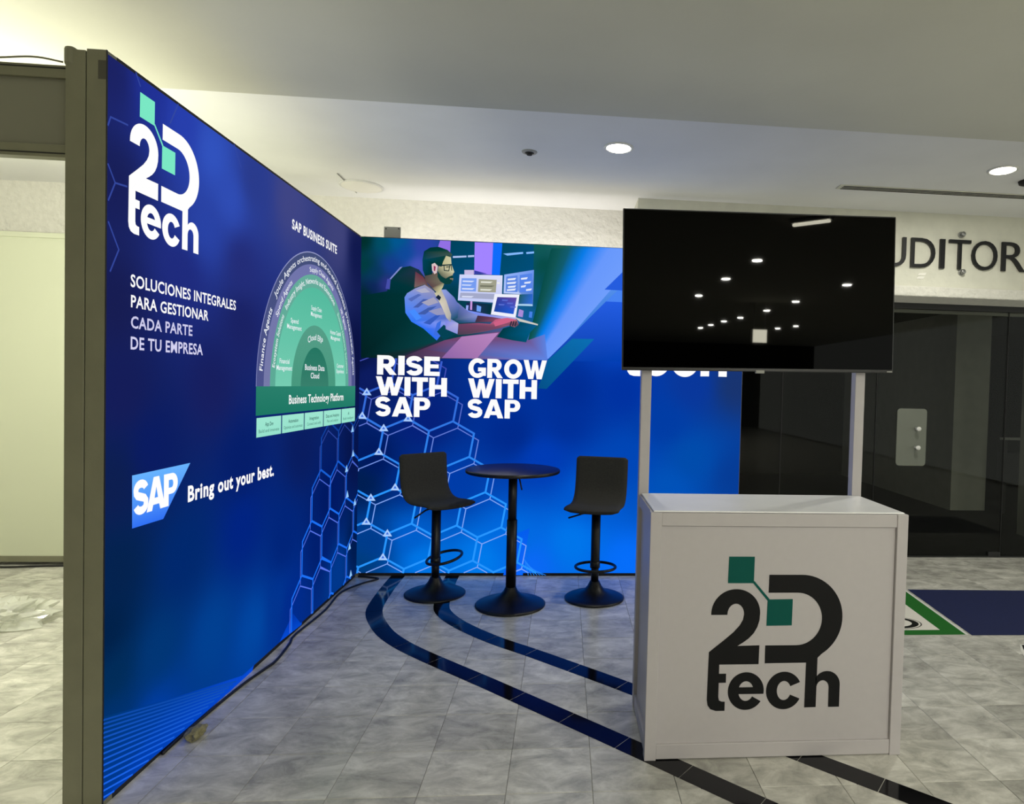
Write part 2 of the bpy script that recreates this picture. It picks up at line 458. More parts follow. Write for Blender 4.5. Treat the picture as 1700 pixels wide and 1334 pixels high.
_tc = {}
def text_geo(s, off=0.0, res=3):   # bolder text gets a little more letter spacing
    key = (s, off)
    if key in _tc: return _tc[key]
    cu = bpy.data.curves.new('t', 'FONT'); cu.body = s; cu.size = 1; cu.offset = off; cu.space_character = 1 + max(0, off) * 3.2; cu.resolution_u = res; cu.fill_mode = 'FRONT'
    o = bpy.data.objects.new('t', cu); col.objects.link(o)
    dg = bpy.context.evaluated_depsgraph_get(); me = bpy.data.meshes.new_from_object(o.evaluated_get(dg))
    vs = [(v.co.x, v.co.y) for v in me.vertices]; fs = [tuple(p.vertices) for p in me.polygons]
    bpy.data.objects.remove(o); bpy.data.curves.remove(cu); bpy.data.meshes.remove(me)
    _tc[key] = (vs, fs); return vs, fs
def cap(off):
    vs, _ = text_geo('H', off); return min(v[1] for v in vs), max(v[1] for v in vs)
def put_text(P, s, u0, u1, v0, v1, color, layer, off=0.0, shear=0.0):
    vs, fs = text_geo(s, off); a, b = cap(off)
    x0 = min(v[0] for v in vs); x1 = max(v[0] for v in vs)
    out = [(u0 + (x - x0) / (x1 - x0) * (u1 - u0) + shear * (y - a), v0 + (y - a) / (b - a) * (v1 - v0)) for x, y in vs]
    P.mesh(out, fs, color, layer)
def arc_text(P, s, c, rx, rz, a0, a1, h, color, layer, off=0.0):
    vs, fs = text_geo(s, off); a, b = cap(off)
    x0 = min(v[0] for v in vs); x1 = max(v[0] for v in vs); out = []
    for x, y in vs:
        t = math.radians(a0 + (a1 - a0) * (x - x0) / (x1 - x0)); k = (y - a) / (b - a) * h
        out.append((c[0] + (rx + k) * math.cos(t), c[1] + (rz + k) * math.sin(t)))
    P.mesh(out, fs, color, layer)

def gradient(P, corners, nx, ny, ctrl, power=3.0):
    """bilinear grid over 4 plane points (bl, br, tr, tl) coloured by smooth blending of control colours"""
    bl, br, tr, tl = [Vector(c) for c in corners]
    n = len(P.v); cols = []
    for j in range(ny + 1):
        for i in range(nx + 1):
            s, t = i / nx, j / ny
            q = (bl * (1 - s) + br * s) * (1 - t) + (tl * (1 - s) + tr * s) * t
            P.v.append(P.frame(q.x, q.y, 0))
            ws = 0; cc = [0, 0, 0]
            for (u, v), c in ctrl:
                d = ((q.x - u) ** 2 + (q.y - v) ** 2 + 2e-3) ** (power / 2); wt = 1 / d; ws += wt
                for k in range(3): cc[k] += wt * c[k]
            cols.append(lin([k / ws for k in cc]))
    for j in range(ny):
        for i in range(nx):
            a = j * (nx + 1) + i; q = (a, a + 1, a + nx + 2, a + nx + 1)
            P.f.append([n + k for k in q]); P.c += [cols[k] for k in q]

# ---- heavy grotesque capitals, each a list of polygons in a box (width, 1)
def _arc(cx, cy, rx, ry, a0, a1, n=18):
    return [(cx + rx * math.cos(math.radians(a0 + (a1 - a0) * k / n)), cy + ry * math.sin(math.radians(a0 + (a1 - a0) * k / n))) for k in range(n + 1)]
def _rect(a, b, c, d): return [(a, c), (b, c), (b, d), (a, d)]
def _stroke(path, wd):
    p = [Vector(q) for q in path]; l, r = [], []
    for i in range(len(p)):
        t = (p[min(i + 1, len(p) - 1)] - p[max(i - 1, 0)]).normalized(); n = Vector((-t.y, t.x)) * wd / 2
        l.append(tuple(p[i] + n)); r.append(tuple(p[i] - n))
    return l + r[::-1]
_spine = _arc(.37, .715, .245, .175, 14, 200, 14)[:-1] + [(.135, .625), (.20, .555), (.37, .505), (.54, .455), (.615, .375)] + _arc(.37, .285, .245, .175, 5, -166, 14)[1:]
_P = [_rect(0, .27, 0, 1), [(.2, 1), (.46, 1)] + _arc(.46, .68, .32, .32, 90, -90) + [(.2, .36), (.2, .56), (.43, .56)] + _arc(.43, .68, .09, .12, -90, 90, 10) + [(.2, .80)]]
HEAVY = {
    'I': (.28, [_rect(0, .28, 0, 1)]),
    'E': (.70, [_rect(0, .27, 0, 1), _rect(.2, .69, 0, .22), _rect(.2, .64, .40, .60), _rect(.2, .68, .78, 1)]),
    'T': (.76, [_rect(.245, .515, 0, 1), _rect(0, .76, .77, 1)]),
    'H': (.84, [_rect(0, .27, 0, 1), _rect(.57, .84, 0, 1), _rect(.2, .64, .39, .62)]),
    'W': (1.28, [[(0, 1), (.27, 1), (.42, .40), (.53, .98), (.75, .98), (.86, .40), (1.01, 1), (1.28, 1), (1.01, 0), (.735, 0), (.64, .50), (.545, 0), (.27, 0)]]),
    'A': (.98, [[(0, 0), (.275, 0), (.335, .17), (.645, .17), (.705, 0), (.98, 0), (.635, 1), (.345, 1)]]),
    'P': (.78, _P),
    'R': (.86, _P + [[(.30, .42), (.56, .42), (.86, 0), (.56, 0), (.30, .38)]]),
    'S': (.74, [_stroke(_spine, .235)]),
    'O': (1.0, [_arc(.5, .5, .5, .515, 0, 180, 24) + _arc(.5, .5, .23, .285, 180, 0, 24), _arc(.5, .5, .5, .515, 180, 360, 24) + _arc(.5, .5, .23, .285, 360, 180, 24)]),
    'G': (.96, [_arc(.49, .5, .49, .515, 38, 322, 34) + _arc(.49, .5, .225, .285, 310, 46, 34), _rect(.52, .95, .33, .53), _rect(.70, .95, .10, .40)]),
}
AHOLE = [(.40, .37), (.58, .37), (.49, .70)]
def heavy_text(P, s, u0, u1, v0, v1, color, layer, gap=.06, hole=None):
    tot = sum(HEAVY[c][0] for c in s) + gap * (len(s) - 1); x = 0
    f = lambda a, b: (u0 + (x + a) / tot * (u1 - u0), v0 + b * (v1 - v0))
    for c in s:
        for poly in HEAVY[c][1]:
            if c == 'A':   # counter cut as two halves
                L_ = [(0, 0), (.275, 0), (.335, .17), (.49, .17), (.49, .37), (.40, .37), (.49, .70), (.49, 1), (.345, 1)]
                P.poly([f(*q) for q in L_], color, layer); P.poly([f(.98 - a, b) for a, b in L_], color, layer)
            else: P.poly([f(*q) for q in poly], color, layer)
        x += HEAVY[c][0] + gap

# ---- the two-part letter logo, drawn once in unit coordinates (0..1 wide, 0..1 high)
def logo(P, u0, u1, v0, v1, ink, green, layer):
    X = lambda x: u0 + (x - 425) / 550 * (u1 - u0)
    Y = lambda y: v0 + (952 - y) / 625 * (v1 - v0)
    def poly(pts, c, l): P.poly([(X(a), Y(b)) for a, b in pts], c, l)
    def arc(cx, cy, rx, ry, a0, a1, n=22):
        return [(cx + rx * math.cos(math.radians(a0 + (a1 - a0) * k / n)), cy - ry * math.sin(math.radians(a0 + (a1 - a0) * k / n))) for k in range(n + 1)]
    l1, l2, l3 = layer, layer + 1, layer + 2
    poly([(498, 327), (603, 327), (602, 434), (496, 434)], green, l2)
    poly([(661, 500), (765, 499), (764, 606), (659, 607)], green, l2)
    poly([(596, 430), (604, 425), (669, 499), (660, 505)], green, l3)
    # the numeral with the stem of the t below it
    two = [(432, 562)] + arc(532, 556, 100, 98, 176, 0, 26) + [(630, 585), (622, 612), (608, 637), (588, 658), (566, 674), (543, 688), (633, 686), (632, 763), (471, 763),
           (471, 800), (500, 800), (500, 837), (471, 837), (471, 895), (474, 908), (484, 913), (498, 914), (498, 951), (462, 951), (440, 944), (428, 928), (424, 905), (427, 712), (482, 668), (525, 632), (549, 605), (562, 582), (566, 560)] \
          + arc(532, 560, 34, 43, 0, 178, 14) + [(498, 562)]
    poly(two, ink, l1)
    # the capital letter
    D = [(665, 400), (800, 400)] + arc(800, 575, 175, 175, 90, -58, 30) + [(876, 740), (876, 762), (829, 762), (829, 759), (657, 760), (657, 687), (785, 687)] + arc(785, 580, 104, 107, -90, 90, 26) + [(664, 473)]
    poly(D, ink, l1)
    poly([(829, 755), (876, 740), (875, 942), (827, 943)], ink, l2)
    h = arc(918, 850, 55, 56, 150, 0, 16) + [(973, 942), (927, 942), (927, 865)] + arc(901, 862, 26, 30, 0, 165, 12) + [(874, 862), (874, 812)]
    poly(h, ink, l3)
    # e and c
    def ring(cx, cy, ro, rq, ri, rj, a0, a1): return arc(cx, cy, ro, rq, a0, a1, 40) + arc(cx, cy, ri, rj, a1, a0, 40)
    poly(ring(583, 872, 74, 77, 31, 40, -9, 327), ink, l1)
    poly([(545, 856), (625, 856), (656, 884), (545, 884)], ink, l2)
    poly(ring(740, 872, 75, 77, 30, 39, 40, 322) if False else ring(740, 872, 74, 77, 29, 39, 26, 334), ink, l1)

# ------------------------------------------------------------------ left lightbox
LB0, H = -2.604, 2.5
lb = thing('lightbox_wall', 'tall blue backlit fabric lightbox wall with dome diagram and slogan, along the left', 'lightbox', (-.03, -1.3, 0), 'exhibition lightboxes')
MB().box(-.057, 0.003, LB0, LB0 + .05, 0, H, b=.002).build('front_post', M['alu'], lb)
MB().box(-.057, 0.003, -.03, -.012, 0, H).build('rear_post', M['alu'], lb)
MB().box(-.057, 0.003, LB0 + .05, -.03, H - .03, H).build('top_rail', M['alu_dark'], lb)
MB().box(-.057, 0.003, LB0 + .05, -.03, 0, .02).build('bottom_rail', M['alu_dark'], lb)
MB().box(-.052, -.045, LB0 + .05, -.03, .02, H - .03).build('back_board', M['fascia'], lb)
MB().box(0.003, 0.0042, LB0, LB0 + .006, 0, H).build('edge_gasket', M['alu_dark'], lb)
MB().box(-.021, .0035, LB0 - .001, LB0 + .02, 2.405, 2.465).build('corner_key', M['notch'], lb)

def hide_edges(f):   # the print reaches the frame
    return f
P = Print(lambda u, v, l: (0.0042 + l * EPS, u, v))
ctrlL = [((180, 110), (26, 33, 98)), ((250, 145), (31, 48, 148)), ((300, 200), (38, 62, 172)), ((350, 255), (48, 82, 190)), ((380, 330), (46, 76, 180)), ((340, 380), (40, 66, 165)), ((420, 300), (40, 58, 140)), ((480, 335), (62, 68, 132)),
         ((560, 392), (62, 66, 122)), ((592, 420), (16, 24, 78)), ((185, 300), (23, 30, 88)), ((185, 500), (22, 28, 82)), ((300, 455), (30, 42, 125)), ((400, 440), (34, 44, 120)), ((400, 540), (25, 33, 100)), ((350, 640), (22, 30, 95)), ((200, 650), (20, 28, 88)),
         ((500, 745), (8, 28, 96)), ((590, 600), (10, 17, 66)), ((590, 750), (5, 20, 75)), ((250, 745), (9, 27, 98)), ((400, 765), (4, 29, 106)), ((185, 800), (12, 30, 80)), ((190, 950), (3, 34, 78)), ((300, 930), (0, 40, 110)), ((400, 880), (0, 35, 130)), ((470, 900), (0, 36, 122)),
         ((545, 830), (0, 24, 98)), ((590, 900), (0, 26, 78)), ((175, 1050), (0, 32, 72)), ((185, 1130), (0, 44, 88)), ((260, 1080), (0, 54, 118)), ((350, 1050), (0, 64, 146)), ((420, 1040), (0, 70, 162)), ((460, 1000), (0, 52, 145)), ((180, 1200), (0, 50, 112)),
         ((250, 1200), (0, 62, 165)), ((200, 1300), (0, 52, 150)), ((480, 1000), (0, 42, 140)), ((560, 950), (0, 55, 140)), ((530, 900), (0, 30, 110))]
gradient(P, ((LB0 + .006, .02), (-.002, .02), (-.002, H - .012), (LB0 + .006, H - .012)), 70, 56, [(pL(*q), c) for q, c in ctrlL])
lbp = P.build('printed_backdrop', lb, M['glow'])

# lines of the printed ornament
P = Print(lambda u, v, l: (0.0042 + l * EPS, u, v))
k1 = lambda a, b: pL(a * .2998, 50 + b * .2998)
for a, b in (((590, 525), (605, 480)), ((605, 480), (700, 525)), ((590, 740), (630, 845)), ((630, 845), (695, 865)), ((630, 845), (592, 940)), ((592, 1060), (650, 1215)), ((650, 1215), (602, 1334)), ((745, 235), (770, 310)), ((980, 410), (935, 515)), ((1290, 630), (1330, 760))):
    P.stroke(k1(*a), k1(*b), .006, (52, 72, 158), 1)
# fan of fine lines at the foot of the wall
z0 = .022
k4 = lambda a, b: pL(a * .3627, 850 + b * .3627)
def clip_low(a, b, lo):
    a, b = Vector(a), Vector(b)
    if a.y < lo and b.y < lo: return None
    if b.y < lo: b = a + (b - a) * ((a.y - lo) / (a.y - b.y))
    if a.y < lo: a = b + (a - b) * ((b.y - lo) / (b.y - a.y))
    return a, b
foc = (1690, 594)
for i, y in enumerate((950, 968, 988, 1009, 1031, 1054, 1078, 1103, 1129, 1156, 1184, 1213, 1243, 1273, 1303, 1332)):
    q = clip_low(k4(468, y), k4(468 + (foc[0] - 468) * .62, y + (foc[1] - y) * .62), z0)
    if q: P.stroke(q[0], q[1], .0062, (14 + i, 74 + 2 * i, 170 + 5 * i), 3)
tri = [k4(468, 930), k4(1120, 745), k4(1158, 722)]
fa = [k4(468, 935), k4(800, 845), k4(1148, 733), (pL(420, 1109)[0], z0), (k4(480, 1300)[0] + .02, z0), (LB0 + .007, z0)]
P.poly(fa, [(0, 54, 112), (0, 60, 160), (8, 74, 215), (0, 72, 205), (0, 60, 165), (0, 55, 140)], 2)
k6 = lambda a, b: pL(200 + a * .2879, 950 + b * .2879)
a_ = k6(990, 235); b_ = k6(1040, 300); c_ = k6(912, 400)
P.poly([a_, b_, (b_[0], z0), (c_[0], z0)], [(0, 50, 165), (0, 70, 200), (5, 75, 220), (5, 75, 215)], 2)
# honeycomb on the left wall, near the corner
k3 = lambda a, b: pL(160 + a * .29976, 700 + b * .29976)
A = [Vector((-.728, .884)), Vector((-.56, .812)), Vector((-.558, .612)), Vector((-.695, .520)), Vector((-.862, .601)), Vector((-.860, .790))]
cen = sum(A, Vector((0, 0))) / 6
e1, e2 = A[1] - A[0], A[2] - A[1]
t1 = (A[2] + A[1]) - 2 * cen; t2 = (A[3] + A[2]) - 2 * cen; t3 = (A[3] + A[4]) - 2 * cen
def clipL(a, b):
    q = clip_low(a, b, z0)
    if not q: return None
    a, b = q
    lim = -.006
    if a.x > lim and b.x > lim: return None
    if b.x > lim: b = a + (b - a) * ((lim - a.x) / (b.x - a.x))
    if a.x > lim: a = b + (a - b) * ((lim - b.x) / (a.x - b.x))
    return a, b
done = set()
def fade(v): return max(0.0, min(1.0, (1.45 - v) / .75))
for i in range(-5, 8):
    for j in range(-6, 6):
        c = cen + t1 * i + t2 * j
        if c.x < -1.15 or c.x > .2 or c.y > 1.3 or c.y < -.2 or (c.x - cen.x) < (c.y - cen.y) * .45 - .12: continue
        for k in range(6):
            a = c + (A[k] - cen) * 1.0; b = c + (A[(k + 1) % 6] - cen)
            key = (round((a.x + b.x) / .06), round((a.y + b.y) / .06))
            if key in done: continue
            done.add(key)
            for off, wd, col_ in ((Vector((0, 0)), .0135, (28, 112, 245)), (Vector((-.02, -.055)), .007, (90, 120, 240))):
                q = clipL(a + off, b + off)
                if not q: continue
                mid = (q[0].y + q[1].y) / 2; fd = fade(mid)
                cc = tuple(int(x * fd + y * (1 - fd)) for x, y in zip(col_, (8, 28, 92)))
                P.stroke(q[0], q[1], wd, cc, 5 if wd > .01 else 4)
for a, b in ((1415, 40), (1418, 175), (1382, 260), (1386, 402), (1428, 445), (1436, 585), (1398, 690), (1405, 840)):
    pass
for q in ((1415, 40), (1418, 175), (1382, 260), (1386, 402), (1428, 445), (1436, 585), (1398, 690), (1405, 840)):
    u, v = k3(*q)
    if u < -.03 and v > .05: P.poly([(u - .035, v - .02), (u + .025, v - .02), (u - .005, v + .03)], (150, 205, 255), 6)
P.build('printed_line_pattern', lbp, M['glow'])

# logo, slogan, diagram
P = Print(lambda u, v, l: (0.0042 + l * EPS, u, v))
logo(P, -2.499, -2.08, 1.937, 2.437, (255, 255, 255), (122, 232, 196), 6)
P.build('printed_logo', lbp, M['glow'])
P = Print(lambda u, v, l: (0.0042 + l * EPS, u, v))
def line_text(P, s, tl, bl, br, colr, off, layer=7):
    a, b, c = pL(*tl), pL(*bl), pL(*br)
    zb = (b[1] + c[1]) / 2
    put_text(P, s, b[0], c[0], zb, zb + (a[1] - b[1]), colr, layer, off)
for s, tl, bl, br, c in (('SOLUCIONES INTEGRALES', (213.5, 454.4), (213.5, 475.5), (389, 515), (250, 250, 252)), ('PARA GESTIONAR', (214, 488.4), (214, 509), (343.3, 533), (250, 250, 252)),
                         ('CADA PARTE', (214, 523.7), (214, 544), (316.5, 557.7), (206, 204, 238)), ('DE TU EMPRESA', (213.5, 558.3), (213.5, 579.7), (333.8, 589.2), (212, 210, 242))):
    line_text(P, s, tl, bl, br, c, .020)
line_text(P, 'Bring out your best.', (309, 805), (309, 832), (452.3, 790.5), (255, 255, 255), .034)
P.build('printed_slogan', lbp, M['glow'])
P = Print(lambda u, v, l: (0.0042 + l * EPS, u, v))
a, b, c, d = pL(216, 789), pL(216, 877), pL(268, 861), pL(313, 768)
P.poly([a, b, c, d], [(104, 180, 255), (48, 112, 245), (48, 112, 245), (104, 180, 255)], 7)
s0, s1 = pL(217, 855), pL(291, 795)
heavy_text(P, 'SAP', a[0] + .006, a[0] + .264, b[1] + .041, a[1] - .022, (255, 255, 255), 9, -.09)
P.build('printed_sponsor_logo', lbp, M['glow'])

P = Print(lambda u, v, l: (0.0042 + l * EPS, u, v))
line_text(P, 'SAP BUSINESS SUITE', (482.8, 363), (482.8, 379.8), (557.4, 421.3), (250, 250, 252), .03)
ac = (-.843, 1.405)
def dome(rx, rz, c0, c1, layer, n=48):
    pts = [(ac[0] + rx * math.cos(math.pi * k / n), ac[1] + rz * math.sin(math.pi * k / n)) for k in range(n + 1)]
    P.poly(pts, [tuple(int(p * (1 - q) + r * q) for p, r, q in zip(c0, c1, [max(0, min(1, (v - ac[1]) / rz))] * 3)) for u, v in pts], layer)
dome(.738, .796, (130, 135, 190), (150, 155, 200), 6)
dome(.733, .79, (78, 84, 140), (66, 78, 120), 7)
dome(.660, .723, (118, 122, 168), (112, 116, 172), 8)
dome(.592, .665, (92, 170, 150), (102, 172, 155), 9)
dome(.533, .589, (118, 205, 178), (84, 186, 158), 10)
dome(.337, .365, (72, 152, 126), (86, 158, 136), 11)
dome(.214, .233, (56, 128, 108), (36, 118, 98), 12)
W_ = (240, 244, 250)
arc_text(P, 'Joule Agents orchestrating end-to-end business processes', ac, .682, .742, 142, 22, .032, W_, 13, .008)
arc_text(P, 'Supply Chain Agents', ac, .61, .68, 100, 64, .028, W_, 13, .008)
arc_text(P, 'Spend Agents', ac, .61, .68, 148, 124, .028, W_, 13, .008)
arc_text(P, 'Finance Agents', ac, .68, .74, 174, 148, .034, W_, 13, .012)
arc_text(P, 'HR Agents', ac, .61, .68, 48, 34, .028, W_, 13, .008)
arc_text(P, 'CX Agents', ac, .68, .742, 22, 6, .03, W_, 13, .008)
arc_text(P, 'Industry Insight, Networks and Extensions', ac, .55, .612, 138, 58, .032, W_, 13, .008)
arc_text(P, 'Ecosystem Solutions', ac, .55, .62, 171, 143, .03, W_, 13, .008)
arc_text(P, 'Business Network Solutions', ac, .55, .612, 50, 8, .024, (196, 246, 226), 13, .004)
arc_text(P, 'Cloud ERP', ac, .265, .278, 115, 68, .035, W_, 13, .01)
def small(s, cy, cz, h, wd, c=W_, off=.01): put_text(P, s, cy - wd / 2, cy + wd / 2, cz, cz + h, c, 13, off)
small('Supply Chain', -.84, 1.858, .026, .16); small('Management', -.84, 1.822, .026, .17)
small('Spend', -1.15, 1.755, .026, .10); small('Management', -1.15, 1.72, .026, .19)
small('Human Capital', -.515, 1.74, .026, .19); small('Management', -.515, 1.705, .026, .17)
small('Financial', -1.27, 1.528, .026, .12); small('Management', -1.27, 1.492, .026, .19)
small('Customer', -.42, 1.528, .026, .13); small('Experience', -.42, 1.492, .026, .14)
small('Business Data', -.85, 1.50, .034, .30, W_, .016); small('Cloud', -.85, 1.452, .034, .13, W_, .016)
zb0, zb1 = 1.262, 1.406
P.poly([(-1.583, zb0), (-.105, zb0), (-.105, zb1), (-1.583, zb1)], [(28, 118, 98), (32, 124, 104), (48, 136, 114), (40, 126, 106)], 12)
P.poly([(ac[0] - .214, zb1 - .002), (ac[0] + .214, zb1 - .002), (ac[0] + .214, zb1 + .001), (ac[0] - .214, zb1 + .001)], (54, 126, 108), 12)
small('Business Technology Platform', -.78, 1.308, .05, .86, (250, 252, 252), .02)
edges = [-1.584, -1.148, -.834, -.572, -.338, -.104]
edges = [pL(x, 690)[0] for x in (422, 465, 502.7, 534.7, 564.5, 587.6)]
for k, (s, s2) in enumerate((('App Dev', 'Build and innovate'), ('Automation', 'Optimize and automate'), ('Integration', 'Connect and unify'), ('Data and Analytics', 'Plan and analyze'), ('AI', 'Build intelligent'))):
    u0, u1 = edges[k] + .006, edges[k + 1] - .006; um = (u0 + u1) / 2; wd = u1 - u0
    P.poly([(u0, 1.154), (u1, 1.154), (u1, 1.25), (u0, 1.25)], [(150, 226, 204), (150, 226, 204), (158, 230, 208), (158, 230, 208)], 12)
    small(s, um, 1.205, .02, min(wd * .8, .013 * len(s)), (40, 90, 85), .012); small(s2, um, 1.174, .017, min(wd * .86, .0125 * len(s2)), (70, 125, 115), .004)
P.build('printed_dome_diagram', lbp, M['glow'])

# ------------------------------------------------------------------ back lightbox
BX1 = 2.877
bb = thing('lightbox_wall', 'blue backlit lightbox wall with printed desk worker and honeycomb, behind the stools', 'lightbox', (1.4, .04, 0), 'exhibition lightboxes')
MB().box(-.012, .02, -.003, .085, 0, H).build('corner_post', M['alu'], bb)
MB().box(BX1 - .015, BX1, -.003, .085, 0, H, b=.002).build('end_post', M['alu'], bb)
MB().box(.02, BX1 - .015, -.003, .085, H - .018, H).build('top_rail', M['alu_dark'], bb)
MB().box(.02, BX1 - .015, -.003, .085, 0, .022).build('bottom_rail', M['alu_dark'], bb)
MB().box(.02, BX1 - .015, .04, .05, .022, H - .018).build('light_baffle', M['fascia'], bb)
MB().box(.02, BX1 - .015, .078, .084, .022, H - .018).build('rear_fabric', M['rear'], bb)
FB = lambda u, v, l: (u, -0.0042 - l * EPS, v)
P = Print(FB)
ctrlB = [((610, 620), (12, 28, 98)), ((700, 700), (5, 32, 122)), ((850, 720), (0, 42, 142)), ((950, 650), (0, 45, 150)), ((1030, 560), (5, 72, 200)), ((1010, 480), (35, 95, 220)), ((1035, 650), (0, 50, 162)), ((620, 760), (0, 25, 95)), ((680, 790), (0, 40, 130)),
         ((750, 800), (0, 60, 168)), ((900, 760), (0, 60, 182)), ((940, 700), (0, 48, 155)), ((620, 900), (0, 60, 140)), ((700, 930), (0, 118, 230)), ((680, 890), (0, 95, 205)), ((850, 900), (0, 108, 225)), ((800, 930), (0, 122, 235)), ((950, 900), (0, 118, 235)), ((880, 940), (10, 105, 245)), ((980, 820), (0, 90, 210)),
         ((1040, 760), (0, 70, 182)), ((1040, 935), (5, 110, 250)), ((1150, 640), (8, 55, 155)), ((1100, 700), (0, 60, 165)), ((1150, 760), (0, 76, 172)), ((1222, 640), (24, 52, 112)), ((1222, 790), (5, 60, 150)), ((598, 600), (8, 20, 70)), ((598, 800), (0, 30, 82)), ((600, 940), (0, 60, 125)), ((1110, 810), (0, 82, 185)), ((1150, 500), (0, 60, 180))]
gradient(P, ((.004, .022), (BX1 - .003, .022), (BX1 - .003, H - .012), (.004, H - .012)), 76, 60, [(pB(*q), c) for q, c in ctrlB])
bbp = P.build('printed_backdrop', bb, M['glow'])

# honeycomb
P = Print(FB)
kB = lambda a, b: Vector(pB(580 + a * .28235, 690 + b * .28235))
A = [Vector(q) for q in ((.514, 1.085), (.689, 1.158), (.842, 1.072), (.812, .897), (.636, .820), (.480, .911))]
cen = sum(A, Vector((0, 0))) / 6
t1 = (A[2] + A[3]) - 2 * cen; t2 = (A[3] + A[4]) - 2 * cen
done = set()
VB = []
def clipB(a, b):
    q = clip_low(a, b, .024)
    if not q: return None
    a, b = q; lim = .008
    if a.x < lim and b.x < lim: return None
    if b.x < lim: b = a + (b - a) * ((lim - a.x) / (b.x - a.x))
    if a.x < lim: a = b + (a - b) * ((lim - b.x) / (a.x - b.x))
    if (a.y + b.y) / 2 > 1.62: return None
    return a, b
for i in range(-5, 1):
    for j in range(-3, 6):
        c = cen + t1 * i + t2 * j
        if c.x < -.3 or c.y < -.3 or c.y > 1.62: continue
        for k in range(6):
            a = c + (A[k] - cen); b = c + (A[(k + 1) % 6] - cen)
            VB.append(a)
            key = (round((a.x + b.x) / .06), round((a.y + b.y) / .06))
            if key in done: continue
            done.add(key)
            for off, wd in ((Vector((0, 0)), .0145), (Vector((.034, -.05)), .007)):
                q = clipB(a + off, b + off)
                if not q: continue
                mid = (q[0].y + q[1].y) / 2; f1 = max(0, min(1, (1.55 - mid) / .9))
                top_, bot_ = ((58, 92, 205), (40, 150, 255)) if wd > .01 else ((70, 80, 185), (130, 170, 250))
                if q[0].x < .1: f1 *= .9
                P.stroke(q[0], q[1], wd, tuple(int(x * (1 - f1) + y * f1) for x, y in zip(top_, bot_)), 3 if wd > .01 else 2)
for a, b in ((207, 68), (178, 208), (105, 492), (75, 650), (195, 728), (160, 890), (350, 12), (255, 432), (120, -85), (92, -10)):
    q = kB(a, b); s = .034
    near_ = min(VB, key=lambda v: (v - q).length)
    if (near_ - q).length < .1: q = near_
    if q.y > .05:
        P.poly([(q.x - s, q.y - s * .6), (q.x + s, q.y - s * .6), (q.x, q.y + s)], (170, 205, 255), 4)
        P.poly([(q.x - s * .35, q.y - s * .2), (q.x + s * .35, q.y - s * .2), (q.x, q.y + s * .4)], (60, 110, 220), 5)
for k in range(7):
    P.stroke(kB(1052 + k * 17, 935), kB(1030 + k * 6, 842 + k * 9), .004, (40, 140, 255), 2)
P.poly([tuple(kB(905, 935)), tuple(kB(985, 690)), tuple(kB(1060, 660)), tuple(kB(1035, 800)), tuple(kB(1020, 935))], [(10, 95, 250), (0, 95, 240), (5, 92, 235), (10, 100, 245), (10, 105, 250)], 1)
P.build('printed_honeycomb', bbp, M['glow'])

# printed photograph of a desk worker
P = Print(FB)
k5 = lambda a, b: pB(580 + a * .28235, 370 + b * .28235)
ctrlP = [((80, 100), (0, 46, 42)), ((200, 120), (0, 78, 100)), ((280, 110), (0, 88, 145)), ((330, 180), (12, 72, 155)), ((430, 140), (46, 66, 168)), ((400, 250), (72, 84, 188)), ((250, 250), (20, 60, 142)), ((150, 300), (5, 56, 92)), ((90, 250), (0, 60, 62)), ((215, 360), (46, 50, 132)), ((140, 380), (12, 36, 90)), ((100, 420), (0, 40, 44)),
         ((150, 550), (0, 42, 44)), ((100, 700), (2, 32, 34)), ((300, 700), (8, 44, 46)), ((300, 450), (0, 50, 52)), ((400, 780), (44, 40, 62)), ((680, 150), (0, 70, 102)), ((650, 250), (0, 72, 112)), ((1000, 150), (0, 76, 122)), ((980, 230), (0, 80, 126)), ((1110, 140), (16, 88, 84)), ((1150, 250), (5, 76, 70)), ((1180, 350), (5, 74, 72)),
         ((1150, 480), (0, 70, 76)), ((1250, 160), (28, 92, 80)), ((1260, 230), (16, 76, 78)), ((1320, 200), (20, 98, 130)), ((1400, 200), (8, 122, 222)), ((1330, 310), (5, 115, 215)), ((1250, 420), (0, 92, 170)), ((1200, 520), (0, 98, 185)), ((1480, 200), (66, 142, 252)), ((1570, 200), (110, 155, 252)), ((1480, 310), (106, 155, 252)), ((1380, 420), (100, 150, 250)), ((1300, 470), (50, 120, 235)),
         ((1280, 540), (90, 145, 248)), ((1200, 620), (88, 138, 235)), ((1140, 700), (88, 132, 228)), ((1050, 760), (104, 110, 190)), ((1080, 600), (20, 92, 145)), ((900, 760), (112, 76, 122)), ((600, 450), (0, 60, 76)), ((620, 620), (6, 60, 70)), ((1110, 560), (10, 92, 150))]
gradient(P, (k5(70, 792), k5(1612, 812), k5(1612, 150), k5(70, 82)), 90, 44, [(k5(*q), c) for q, c in ctrlP], 3.5)
n0 = 6
P.v = [(x, y - n0 * EPS, z) for x, y, z in P.v]
P.layer = n0
def S(pts, c): P.poly([k5(*q) for q in pts], c)
stops = [(1190, 1062, (6, 76, 72)), (1240, 1078, (14, 84, 84)), (1300, 1098, (16, 92, 112)), (1345, 1115, (8, 108, 180)), (1400, 1138, (8, 124, 232)), (1460, 1175, (52, 136, 248)), (1540, 1205, (104, 152, 252)), (1760, 1318, (112, 158, 252))]
rows = []
for r in range(27):
    t = r / 20; y_ = 138 + (645 - 138) * t; row = []
    for k, (xa, xb, c) in enumerate(stops):
        x_ = xa + (xb - xa) * t
        if x_ > 1608:
            px_, pc_ = row[-1] if row else (1608, c)
            if px_ < 1608:
                f_ = (1608 - px_) / (x_ - px_); row.append((1608, tuple(p + (q - p) * f_ for p, q in zip(pc_, c))))
            else: row.append((1608, pc_))
        else: row.append((x_, c))
    rows.append((y_ + (12 if r == 0 else 0), row))
